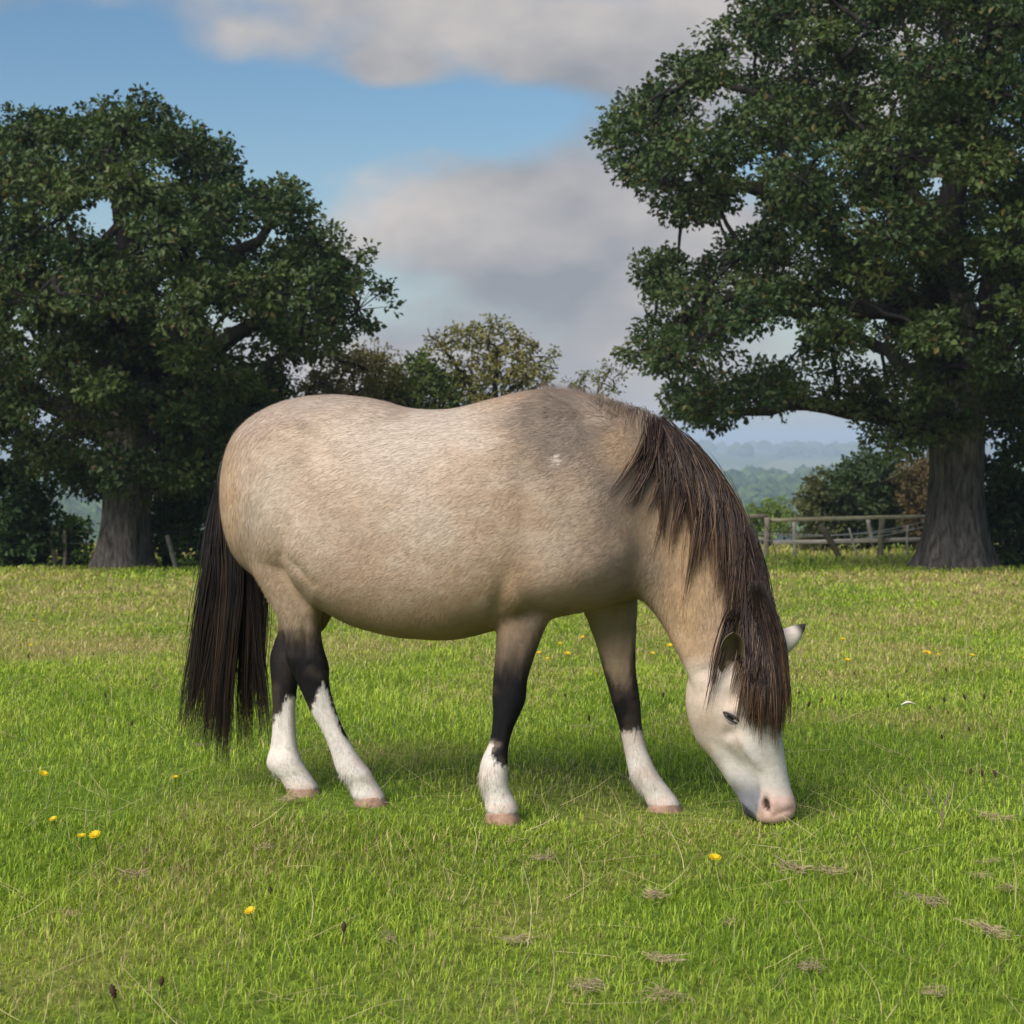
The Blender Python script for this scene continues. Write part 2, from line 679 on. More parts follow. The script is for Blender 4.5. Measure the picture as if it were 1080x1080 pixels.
def make_tree(name, label, cat, group, d0, trunk, limbs, poly, Tmax, Rin, sep, inset, gaps, crad, sprays, per, leaf, greens, seed,
              bark=None, interior=.3, flare=1.6, extra=(), spread=.2, flat=.75, tseg=40):
    rng = np.random.default_rng(seed)
    tv, tq, TC = trunk_mesh(rng, trunk, d0, flare=flare, seed=seed, seg=tseg)
    # sink the foot of the trunk into the ground
    gz = float(ground_z(TC[0, 0], TC[0, 1]))
    base = (TC[0, 0], TC[0, 1], gz)
    root = empty(name, base, label, cat, group)
    link_obj('trunk', mesh_np('trunk', tv, tq), bark or M_BARK, root)
    nodes = list(TC[len(TC) // 2:])
    lp, lr = [], []
    for sp in limbs:
        p, r = limb_pts(sp, d0)
        w = rng.normal(size=p.shape) * .05
        w[:3] = 0
        p = p + w
        lp.append(p)
        lr.append(r)
        nodes += list(p[3:])
    cc = crown_clusters(rng, poly, d0, Tmax, Rin, sep, inset, gaps, interior=interior, gpad=12 if crad > .5 else 0)
    if len(extra):
        cc = np.concatenate([cc, np.array([P(e[0], e[1], d0 + e[2]) for e in extra])])
    bp, br = grow_branches(rng, nodes, cc, .075 * crad / .65, .014)
    v2, q2, _ = tubes(bp, br, 5)
    parts = [(v2, q2, np.zeros((0, 3), int))]
    if lp:
        v1, q1, _ = tubes(np.array(lp), np.array(lr), 12)
        parts.append((v1, q1, np.zeros((0, 3), int)))
    rad = crad * rng.uniform(.65, 1.3, len(cc))
    # thin the leaves of clumps well outside the picture
    px, py = to_px(cc)
    vis = (px > -60) & (px < 1140) & (py > -60)
    Cs, As, Ns, co, tw = [], [], [], [], []
    for sel, k in ((vis, 1.0), (~vis, .34)):
        if not sel.any():
            continue
        c_, r_ = cc[sel], rad[sel]
        sc, own, lown, C, A, Nn = fill_cluster(rng, c_, r_, int(sprays * k), per, leaf, spread, flat)
        Cs.append(C), As.append(A), Ns.append(Nn)
        tint = rng.random(len(c_))[lown]
        f = np.clip(.65 * tint + .45 * rng.random(len(C)) - .06, 0, 1)[:, None]
        g = np.asarray(greens[0]) * (1 - f) + np.asarray(greens[1]) * f
        if len(greens) > 2:
            br_ = (rng.random(len(C)) < .05)[:, None]
            g = np.where(br_, np.asarray(greens[2]), g)
        co.append(g * rng.uniform(.75, 1.25, (len(C), 1)))
        pth = np.stack([c_[own], sc], 1)
        tw.append(pth)
    tw = np.concatenate(tw)
    v3, q3, _ = tubes(tw, np.broadcast_to(np.array([.012, .004]), (len(tw), 2)) * (crad / .65), 3)
    parts.append((v3, q3, np.zeros((0, 3), int)))
    V, F = join(parts)
    link_obj('branches', mesh_np('branches', V, F), M_TWIG, root)
    C, A, Nn, co = (np.concatenate(z) for z in (Cs, As, Ns, co))
    ln = leaf * rng.uniform(.7, 1.3, len(C))
    v, t, c = leaf_mesh(C, A, Nn, ln, ln * rng.uniform(.55, .8, len(C)), co)
    link_obj('crown', mesh_np('crown', v, t, c, smooth=False), M_LEAF, root)
    return root


OAK_G = [(.016, .036, .012), (.080, .112, .029), (.11, .09, .03)]
# right-hand oak
make_tree('oak_tree', 'large spreading oak beside the wooden rail fence', 'tree', None, 27.0,
          [(1006, 606, 0, .60), (1007, 570, 0, .52), (1008, 530, 0, .46), (1008, 490, 0, .44), (1006, 450, 0, .47), (1008, 410, 0, .44), (1012, 360, 0, .30), (1010, 310, 0, .24)],
          [[(1000, 462, 0, .26), (960, 442, -.3, .20), (910, 434, -.6, .15), (860, 424, -.9, .12), (800, 432, -1.0, .08), (740, 436, -1.2, .04)],
           [(1004, 410, 0, .32), (965, 340, -.3, .27), (905, 272, -.8, .22), (860, 238, -1.0, .17), (790, 200, -1.2, .11), (690, 190, -1.3, .04)],
           [(1008, 380, 0, .30), (1000, 250, .2, .24), (1020, 120, .3, .17), (1000, 20, .2, .11), (1010, -90, 0, .05)],
           [(1012, 390, 0, .30), (1080, 285, .3, .22), (1160, 200, .4, .14), (1240, 140, .5, .05)],
           [(1014, 425, 0, .26), (1100, 405, .3, .18), (1200, 385, .4, .12), (1290, 372, .4, .05)],
           [(1000, 260, .2, .20), (930, 175, .8, .15), (850, 115, 1.3, .10), (750, 85, 1.5, .04)],
           [(1004, 400, 0, .26), (985, 300, -2.0, .19), (950, 215, -3.6, .12), (930, 150, -4.6, .05)],
           [(1008, 390, 0, .24), (1045, 300, 2.0, .18), (1060, 210, 3.8, .11), (1040, 150, 4.8, .05)],
           [(1004, 430, 0, .22), (960, 390, 2.2, .15), (900, 350, 3.6, .10), (820, 330, 4.2, .05)],
           [(1000, 340, -.4, .16), (920, 330, -1.2, .12), (820, 310, -1.8, .08), (710, 330, -2.0, .04)]],
          [(614, 135), (648, 112), (660, 92), (700, 78), (745, 50), (785, 8), (830, -45), (900, -120), (1010, -165), (1150, -135), (1280, -40), (1380, 100), (1420, 250),
           (1380, 380), (1280, 440), (1180, 455), (1100, 452), (1060, 470), (985, 486), (930, 478), (895, 442), (845, 428), (800, 452), (748, 462), (705, 448), (664, 414), (652, 380),
           (676, 350), (655, 312), (676, 275), (712, 250), (715, 232), (690, 215), (655, 205), (640, 165)],
          6.0, 250, .86, 19,
          [(791, 229, 20), (809, 178, 14), (875, 173, 18), (911, 378, 22), (818, 362, 20), (778, 387, 14), (849, 284, 16), (938, 107, 20), (760, 255, 18), (730, 245, 16),
           (960, 40, 16), (865, 95, 13), (740, 130, 10), (940, 330, 14), (985, 200, 10), (905, 235, 10), (690, 330, 12), (860, 395, 16)],
          .58, 24, 20, .098, OAK_G, 11, flare=1.28, flat=.66, interior=.12, spread=.19)
# left-hand oak
make_tree('oak_tree', 'broad round-crowned oak with a stout grey trunk beside a leafy hedge', 'tree', None, 27.5,
          [(129, 608, 0, .54), (130, 575, 0, .44), (132, 545, 0, .39), (134, 510, 0, .40), (136, 470, 0, .38), (138, 430, 0, .34), (140, 380, 0, .24), (138, 330, 0, .18)],
          [[(136, 450, 0, .28), (180, 410, -.4, .22), (225, 370, -.8, .16), (290, 345, -1.0, .11), (370, 335, -1.2, .04)],
           [(138, 440, 0, .28), (175, 370, .4, .22), (225, 300, .8, .16), (270, 250, 1.0, .10), (300, 215, 1.1, .04)],
           [(140, 390, 0, .26), (140, 300, 0, .22), (130, 220, 0, .14), (140, 150, 0, .05)],
           [(136, 440, 0, .28), (85, 370, -.2, .22), (40, 290, -.4, .16), (20, 200, -.5, .06)],
           [(132, 470, 0, .24), (60, 430, .3, .18), (-20, 390, .5, .12), (-110, 350, .6, .05)],
           [(136, 430, 0, .22), (130, 370, -2.0, .17), (110, 300, -3.4, .11), (120, 230, -4.2, .05)],
           [(136, 430, 0, .22), (150, 370, 2.0, .17), (160, 300, 3.4, .11), (170, 230, 4.2, .05)],
           [(136, 480, 0, .18), (190, 450, -1.0, .13), (240, 420, -1.6, .08), (290, 400, -1.9, .03)]],
          [(-160, 330), (-130, 220), (-50, 140), (0, 120), (60, 114), (130, 108), (182, 120), (225, 140), (248, 168), (262, 186), (298, 190), (322, 206), (350, 236), (375, 285), (388, 310), (416, 324),
           (390, 346), (366, 362), (340, 376), (312, 388), (304, 415), (285, 440), (250, 470), (215, 520), (180, 538), (130, 545), (100, 535), (60, 518), (10, 500), (-60, 480), (-140, 430)],
          5.2, 210, .86, 18,
          [(100, 205, 13), (132, 238, 15), (80, 240, 10), (228, 346, 15), (248, 366, 12), (272, 378, 14), (150, 268, 10), (105, 262, 9), (20, 355, 10), (212, 262, 8), (318, 330, 9), (10, 470, 16), (180, 190, 8)],
          .58, 25, 21, .100, OAK_G, 23, flare=1.15, flat=.66, interior=.12, spread=.19)

# smaller trees in the hedge line
make_tree('hawthorn_tree', 'rounded brownish-green tree between the big oak and the sparse tree', 'tree', None, 33.0,
          [(372, 600, 0, .14), (372, 540, 0, .11), (373, 480, 0, .09), (374, 440, 0, .07)], [],
          [(308, 420), (318, 396), (335, 372), (360, 358), (388, 360), (408, 372), (425, 395), (432, 420), (440, 480), (430, 550), (380, 575), (325, 555), (300, 490)],
          1.8, 62, .52, 12, [], .42, 12, 17, .085, [(.13, .115, .035), (.25, .20, .065), (.09, .14, .035)], 31, bark=M_TWIG, spread=.15, tseg=16)
make_tree('field_maple_tree', 'dense mid-green bushy tree beside the brownish tree behind the pony', 'tree', None, 33.5,
          [(452, 600, 0, .15), (450, 540, 0, .12), (449, 480, 0, .09), (449, 440, 0, .07)], [],
          [(402, 425), (410, 395), (428, 378), (450, 372), (472, 376), (490, 392), (505, 408), (512, 440), (508, 520), (480, 570), (420, 570), (396, 500)],
          1.8, 55, .52, 12, [], .42, 12, 16, .095, [(.05, .09, .02), (.14, .18, .04), (.16, .14, .04)], 37, bark=M_TWIG, spread=.15, tseg=16)
make_tree('ash_sapling', 'tall sparse olive-leaved tree with see-through branches behind the pony', 'tree', None, 32.0,
          [(520, 600, 0, .10), (520, 520, 0, .085), (521, 460, 0, .07), (522, 400, 0, .05), (524, 365, 0, .03)],
          [[(521, 440, 0, .05), (490, 400, .2, .035), (470, 370, .3, .02), (455, 350, .3, .01)], [(522, 430, 0, .05), (550, 400, -.2, .035), (560, 375, -.3, .02), (566, 360, -.3, .01)],
           [(522, 430, 0, .05), (560, 415, .3, .03), (580, 395, .4, .02), (588, 380, .4, .01)]],
          [(448, 352), (470, 346), (500, 345), (520, 336), (545, 350), (562, 346), (566, 370), (588, 376), (578, 402), (568, 425), (560, 480), (500, 480), (492, 430), (480, 390), (455, 370)],
          .9, 40, .34, 4, [(500, 375, 9), (535, 385, 10), (550, 372, 7), (520, 410, 8), (560, 400, 8)], .24, 7, 9, .085, [(.11, .12, .03), (.24, .21, .065)], 41, bark=M_TWIG, spread=.13, interior=.8, tseg=12)
make_tree('elder_sapling', 'very thin wispy sapling just behind the withers of the pony', 'tree', None, 31.0,
          [(612, 600, 0, .06), (612, 520, 0, .05), (614, 450, 0, .035), (616, 410, 0, .02)],
          [[(614, 440, 0, .025), (632, 412, .1, .015), (645, 396, .1, .01), (655, 390, .1, .006)]],
          [(592, 408), (610, 395), (632, 384), (656, 390), (662, 405), (640, 430), (620, 470), (596, 450)],
          .5, 25, .30, 3, [(606, 415, 6)], .18, 5, 7, .07, [(.09, .10, .03), (.17, .16, .05)], 43, bark=M_TWIG, spread=.12, interior=.9, tseg=12)


def make_bush(name, label, cat, group, d0, poly, T, Rin, sep, inset, crad, sprays, per, leaf, greens, seed, stem_px):
    return make_tree(name, label, cat, group, d0,
                     [(stem_px, 603, 0, .09), (stem_px, 590, 0, .08), (stem_px, 575, 0, .06), (stem_px, 555, 0, .05)], [],
                     poly, T, Rin, sep, inset, [], crad, sprays, per, leaf, greens, seed, bark=M_TWIG, interior=.25, spread=.16, tseg=12)


make_bush('hazel_bush', 'tall mid-green bush standing right against the stout oak trunk', 'bush', None, 29.5,
          [(172, 470), (186, 420), (210, 385), (245, 378), (280, 388), (304, 410), (312, 470), (300, 560), (250, 592), (190, 594), (165, 560)],
          1.7, 65, .52, 12, .44, 13, 18, .11, [(.030, .062, .014), (.075, .125, .028)], 51, 236)
make_bush('hedge_bush', 'dark green hedge bush beside the stout oak, widest in the hedge', 'bush', 'hedge', 29.0,
          [(-150, 520), (-90, 490), (-30, 482), (20, 492), (52, 515), (74, 545), (80, 580), (60, 598), (0, 602), (-150, 602)],
          1.6, 55, .52, 12, .44, 13, 18, .11, [(.022, .048, .014), (.055, .095, .025)], 53, 10)
make_bush('elder_bush', 'small bright yellow-green bush tucked beside the dark hedge', 'bush', None, 28.5,
          [(62, 568), (72, 548), (88, 545), (94, 566), (90, 594), (66, 596)],
          .5, 18, .26, 5, .22, 8, 11, .085, [(.07, .14, .02), (.13, .21, .04)], 57, 78)
make_bush('bramble_bush', 'low light-green bush at the foot of the stout oak trunk', 'bush', None, 28.6,
          [(152, 560), (162, 542), (185, 540), (200, 552), (206, 575), (190, 590), (160, 584)],
          .6, 20, .28, 6, .26, 9, 12, .085, [(.05, .095, .02), (.12, .17, .04)], 59, 176)
make_bush('holm_bush', 'big dark rounded bush behind the rail fence', 'bush', None, 45.0,
          [(858, 545), (864, 515), (885, 492), (905, 478), (935, 474), (960, 492), (975, 520), (980, 560), (965, 578), (870, 578)],
          1.9, 45, .60, 9, .50, 13, 17, .14, [(.026, .048, .016), (.07, .10, .03)], 61, 915)
make_bush('olive_bush', 'narrow olive-green bush left of the big dark bush behind the fence', 'bush', None, 44.0,
          [(842, 520), (852, 502), (868, 500), (880, 520), (884, 560), (875, 578), (842, 578)],
          .9, 22, .45, 6, .38, 10, 14, .12, [(.06, .07, .024), (.12, .125, .04)], 63, 862)
make_bush('copper_bush', 'rusty brown bush tucked behind the spreading oak trunk', 'bush', None, 43.0,
          [(945, 520), (955, 492), (985, 478), (1015, 486), (1030, 520), (1035, 575), (955, 578)],
          1.1, 35, .5, 7, .42, 11, 15, .12, [(.06, .055, .022), (.15, .10, .04)], 67, 990)
make_bush('lime_bush', 'small bright lime-green bush behind the fence beside the mane', 'bush', None, 47.0,  # bush with lime-green leaf colours
          [(782, 556), (792, 534), (815, 526), (832, 540), (836, 572), (786, 574)],
          .9, 22, .42, 6, .34, 10, 13, .11, [(.10, .15, .025), (.17, .24, .045)], 69, 812)
make_bush('ivy_bush', 'dark green bush growing against the spreading oak trunk', 'bush', None, 28.2,
          [(1030, 540), (1040, 495), (1062, 462), (1100, 452), (1150, 470), (1190, 520), (1190, 590), (1100, 598), (1040, 594)],
          1.3, 50, .48, 9, .40, 12, 17, .10, [(.022, .046, .013), (.06, .09, .024)], 71, 1090)
make_bush('hedge_bush', 'low green hedge bush behind the pony rump', 'bush', 'hedge', 36.0,
          [(430, 520), (460, 480), (520, 465), (590, 470), (650, 490), (690, 520), (700, 580), (430, 585)],
          1.5, 50, .6, 10, .5, 9, 14, .13, [(.03, .058, .014), (.075, .11, .028)], 73, 560)

# ------------------------------------------------------------------ far woods and hills
def dome_crowns(name, spots, rads, seed, g0, g1, n_az=12, n_el=6):
    rng = np.random.default_rng(seed)
    n = len(spots)
    az = np.arange(n_az) / n_az * 2 * np.pi
    el = np.linspace(-.25, 1, n_el) * np.pi / 2
    d = np.stack([np.cos(el)[:, None] * np.cos(az)[None], np.cos(el)[:, None] * np.sin(az)[None], np.broadcast_to(np.sin(el)[:, None], (n_el, n_az))], -1).reshape(-1, 3)
    jit = 1 + rng.normal(size=(n, len(d))) * .19
    v = spots[:, None] + (rads[:, None] * jit)[..., None] * d[None] * np.array([1, 1, .95])
    i = np.arange(n_el - 1)[:, None] * n_az
    j = np.arange(n_az)[None]
    j2 = (j + 1) % n_az
    q = np.stack([i + j, i + j2, i + n_az + j2, i + n_az + j], -1).reshape(-1, 4)
    q = (np.arange(n)[:, None, None] * len(d) + q[None]).reshape(-1, 4)
    f = rng.random((n, 1, 1))
    c = (np.array(g0) * (1 - f) + np.array(g1) * f) * np.ones((1, len(d), 1)) * rng.uniform(.7, 1.3, (n, len(d), 1))
    return mesh_np(name, v.reshape(-1, 3), q, c.reshape(-1, 3))


def far_wood():
    rng = np.random.default_rng(77)
    Y = rng.uniform(520, 1330, 3400)
    X = rng.uniform(-.38, .38, 3400) * Y
    keep = vn3(X / 90 + 5, Y / 120 + 5) > .16
    X, Y = X[keep], Y[keep]
    r = rng.uniform(4, 8, len(X))
    s = np.stack([X, Y, ground_z(X, Y) + r * .7], -1)
    o = link_obj('valley_wood', dome_crowns('valley_wood', s, r, 78, (.022, .05, .014), (.07, .11, .03), 9, 4), M_WOODFAR)
    tag(o, 'hazy broadleaf wood covering the far side of the valley', 'wood', kind='stuff')
    Y = rng.uniform(2700, 3900, 1100)
    X = rng.uniform(-.42, .42, 1100) * Y
    keep = vn3(X / 260 + 15, Y / 200 + 55) > .46
    X, Y = X[keep], Y[keep]
    r = rng.uniform(7, 16, len(X))
    s = np.stack([X, Y, ground_z(X, Y) + r * .5], -1)
    o = link_obj('ridge_trees', dome_crowns('ridge_trees', s, r, 79, (.03, .055, .02), (.07, .10, .03), 8, 5), M_WOODFAR)
    tag(o, 'scattered trees and hedges on the pale distant ridge', 'wood', kind='stuff')


far_wood()

# ------------------------------------------------------------------ pony
TH = math.radians(13)
AX = np.array([math.cos(TH), -math.sin(TH), 0])       # towards the head
LAT = np.array([math.sin(TH), math.cos(TH), 0])       # towards the far side
X0 = (527 - 540) / FPX * 4.66


def mid_depth(px):
    d = 4.78
    for _ in range(4):
        X = (np.asarray(px, float) - 540) / FPX * d
        d = 4.78 - (X - X0) * math.tan(TH)
    return d


def body_loft(st, egg, power=2.15, n=40, seg=48, dd=0.0):
    s = catmull(st, n)
    d = mid_depth(s[:, 0]) + dd
    T, B = P(s[:, 0], s[:, 1], d), P(s[:, 0], s[:, 2], d)
    C = (T + B) / 2
    U = np.broadcast_to([0, 0, 1.], C.shape)
    V = np.broadcast_to(LAT, C.shape)
    return loft(C, U, V, (T - B)[:, 2] / 2, s[:, 3], seg, egg, power)


def leg_loft(st, n=46, seg=28, power=2.2):
    s = catmull(st, n)
    L_, R_ = P(s[:, 1], s[:, 0], s[:, 3]), P(s[:, 2], s[:, 0], s[:, 3])
    C = (L_ + R_) / 2
    U = np.broadcast_to(AX, C.shape)
    V = np.broadcast_to(LAT, C.shape)
    return loft(C, U, V, (R_ - L_)[:, 0] / 2, s[:, 4], seg, 0, power)


RUMP = [(240, 482, 540, .05), (247, 462, 572, .11), (262, 444, 598, .17), (282, 430, 612, .21), (310, 420, 620, .245), (345, 416, 622, .26), (385, 419, 618, .25), (425, 429, 600, .22), (450, 440, 580, .15)]
BARREL = [(321, 510, 588, .13), (329, 476, 615, .235), (347, 446, 638, .283), (376, 427, 656, .302), (410, 427, 667, .305), (450, 432, 673, .315), (490, 428, 672, .31), (525, 419, 664, .29), (560, 411, 655, .262),
          (600, 411, 648, .236), (640, 421, 640, .205), (668, 434, 628, .165), (690, 460, 598, .10)]
NEARFORE = [(540, 555, 655, 4.70, .05), (575, 545, 635, 4.69, .07), (605, 535, 612, 4.68, .078), (628, 527, 598, 4.675, .076), (645, 524, 585, 4.67, .071), (667, 524, 573, 4.665, .063), (695, 522, 563, 4.66, .054), (717, 520, 556.5, 4.66, .047),
            (737, 519, 555, 4.66, .045), (752, 520, 549, 4.66, .041), (770, 518.5, 541, 4.66, .034), (785, 515, 537, 4.66, .031), (797, 509, 536, 4.66, .034), (812, 505, 536, 4.66, .041), (825, 505.5, 536, 4.66, .041),
            (836, 508, 539, 4.66, .038), (846, 511, 545, 4.66, .043), (858, 512, 549, 4.66, .048)]
FARFORE = [(560, 600, 668, 4.87, .06), (600, 602, 672, 4.87, .07), (630, 609, 674, 4.87, .068), (652, 618, 673, 4.875, .06), (682, 629, 671, 4.88, .052), (707, 636, 671, 4.88, .046), (730, 642.5, 674, 4.88, .043), (750, 648, 676, 4.88, .041),
           (767, 653, 677.5, 4.88, .036), (790, 657.5, 682.5, 4.88, .033), (812, 662, 692.5, 4.88, .040), (822, 665, 699, 4.88, .041), (832, 671, 707, 4.88, .038), (841, 679, 714, 4.88, .042), (850, 682, 719, 4.88, .047)]
NEARHIND = [(455, 290, 375, 4.85, .09), (485, 258, 378, 4.83, .13), (520, 246, 368, 4.815, .14), (550, 250, 354, 4.825, .13), (580, 258, 345, 4.83, .108), (605, 268, 340, 4.825, .092), (622, 278, 338.5, 4.82, .082), (644, 290, 338, 4.81, .07),
            (663, 299, 338.5, 4.80, .058), (678, 300, 340, 4.80, .048), (692, 301, 344, 4.80, .049), (706, 306, 347.5, 4.80, .047), (724, 315, 348, 4.80, .038), (752, 328, 356, 4.80, .032), (774, 341, 365, 4.80, .031),
            (798, 350, 379, 4.80, .036), (812, 354, 390.5, 4.80, .044), (822, 361, 396, 4.80, .040), (830, 368, 400.5, 4.80, .041), (842, 371, 408, 4.80, .049)]
FARHIND = [(500, 250, 365, 5.05, .10), (560, 258, 362, 5.04, .12), (605, 274, 360, 5.03, .10), (636, 288, 357, 5.01, .085), (660, 294, 345, 5.0, .062), (676, 289, 330, 4.99, .048), (692, 284.5, 323, 4.985, .049), (706, 285, 319, 4.985, .046), (726, 286.5, 313.5, 4.98, .037),
           (760, 287, 312, 4.98, .031), (786, 285, 314, 4.98, .035), (802, 280.5, 319, 4.98, .044), (812, 283, 325, 4.98, .041), (821, 295, 331, 4.98, .041), (832, 301, 338, 4.98, .048)]
# neck: top px, bottom px, half width, depth, yaw
NECK = [((585, 425), (625, 640), .17, 4.765, 13), ((625, 420), (655, 638), .175, 4.745, 13), ((658, 430), (674, 631), .158, 4.72, 14), ((690, 444), (689, 645), .135, 4.70, 15), ((722, 472), (704, 667), .112, 4.68, 17),
        ((748, 506), (715, 688), .097, 4.66, 20), ((770, 545), (724, 706), .087, 4.64, 24), ((786, 590), (732, 722), .080, 4.63, 28), ((798, 635), (742, 735), .076, 4.62, 32), ((806, 672), (758, 745), .07, 4.62, 35)]
PHI = math.radians(34)
HN = np.array([math.cos(PHI), -math.sin(PHI), 0])     # out of the forehead
HL = np.array([math.sin(PHI), math.cos(PHI), 0])      # to the far cheek
# head: y, left, right, half width
HEAD = [(672, 760, 806, .045), (684, 745, 812, .072), (700, 734, 816, .083), (717, 729, 818, .088), (735, 727, 820, .093), (752, 728, 821, .096), (768, 732, 822, .092), (785, 738.5, 824, .083), (800, 752, 826.5, .073), (815, 762.5, 829.5, .065),
        (828, 771, 832.5, .061), (840, 778.5, 837, .062), (850, 782.5, 838.5, .062), (858, 786, 837, .058), (864, 791, 832, .047), (867.5, 799, 824, .025)]


def head_loft():
    s = catmull(HEAD, 50)
    d = 4.62 - .0 * s[:, 0]
    L_, R_ = P(s[:, 1], s[:, 0], d), P(s[:, 2], s[:, 0], d)
    C = (L_ + R_) / 2
    E = (R_ - L_)[:, 0] / 2
    b = s[:, 3]
    a = np.sqrt(np.clip(E ** 2 - (b * math.sin(PHI)) ** 2, 1e-5, None)) / math.cos(PHI)
    return loft(C, np.broadcast_to(HN, C.shape), np.broadcast_to(HL, C.shape), a, b, 40, 0.12, 2.25)


def neck_loft():
    st = np.array([(t[0], t[1], b[0], b[1], w, d, y) for t, b, w, d, y in NECK])
    s = catmull(st, 36)
    T, B = P(s[:, 0], s[:, 1], s[:, 5]), P(s[:, 2], s[:, 3], s[:, 5])
    C = (T + B) / 2
    U = (T - B)
    a = np.linalg.norm(U, axis=1) / 2
    U = U / (2 * a[:, None])
    y = np.radians(s[:, 6])
    V = np.stack([np.sin(y), np.cos(y), 0 * y], -1)
    return loft(C, U, V, a, s[:, 4], 44, .16, 2.1)


def remesh(parts, voxel):
    V, F = join(parts)
    me = mesh_np('tmp', V, F)
    o = bpy.data.objects.new('tmp', me)
    COL.objects.link(o)
    md = o.modifiers.new('r', 'REMESH')
    md.mode = 'VOXEL'
    md.voxel_size = voxel
    md.adaptivity = 0
    dg = bpy.context.evaluated_depsgraph_get()
    ev = o.evaluated_get(dg)
    m2 = ev.to_mesh()
    n = len(m2.vertices)
    v = np.empty(n * 3, np.float32)
    m2.vertices.foreach_get('co', v)
    m2.calc_loop_triangles()
    nf = len(m2.polygons)
    tot = np.empty(nf, np.int32)
    m2.polygons.foreach_get('loop_total', tot)
    idx = np.empty(tot.sum(), np.int32)
    m2.loops.foreach_get('vertex_index', idx)
    ev.to_mesh_clear()
    bpy.data.objects.remove(o)
    bpy.data.meshes.remove(me)
    st = np.concatenate([[0], np.cumsum(tot)[:-1]])
    q = idx[(st[tot == 4][:, None] + np.arange(4))]
    t = idx[(st[tot == 3][:, None] + np.arange(3))] if (tot == 3).any() else np.zeros((0, 3), int)
    return v.reshape(-1, 3).astype(float), q, t


def smooth_np(v, q, t, it, w=None, lam=.5):
    e = np.concatenate([q[:, [0, 1]], q[:, [1, 2]], q[:, [2, 3]], q[:, [3, 0]]] + ([t[:, [0, 1]], t[:, [1, 2]], t[:, [2, 0]]] if len(t) else []))
    n = len(v)
    deg = np.bincount(e.ravel(), minlength=n).astype(float)
    for k in range(it):
        s = np.zeros_like(v)
        for c in range(3):
            s[:, c] = np.bincount(e[:, 0], v[e[:, 1], c], n) + np.bincount(e[:, 1], v[e[:, 0], c], n)
        d = s / deg[:, None] - v
        v = v + (lam * d if w is None else lam * w[:, None] * d)
    return v


def vnormals(v, q, t):
    n = np.zeros_like(v)
    fn = np.cross(v[q[:, 2]] - v[q[:, 0]], v[q[:, 3]] - v[q[:, 1]])
    for k in range(4):
        for c in range(3):
            n[:, c] += np.bincount(q[:, k], fn[:, c], len(v))
    return n / (np.linalg.norm(n, axis=1, keepdims=True) + 1e-12)


def seg_dist(px, py, a, b):
    a, b = np.array(a, float), np.array(b, float)
    ab = b - a
    t = np.clip(((px - a[0]) * ab[0] + (py - a[1]) * ab[1]) / (ab @ ab), 0, 1)
    return np.hypot(px - a[0] - t * ab[0], py - a[1] - t * ab[1]), t


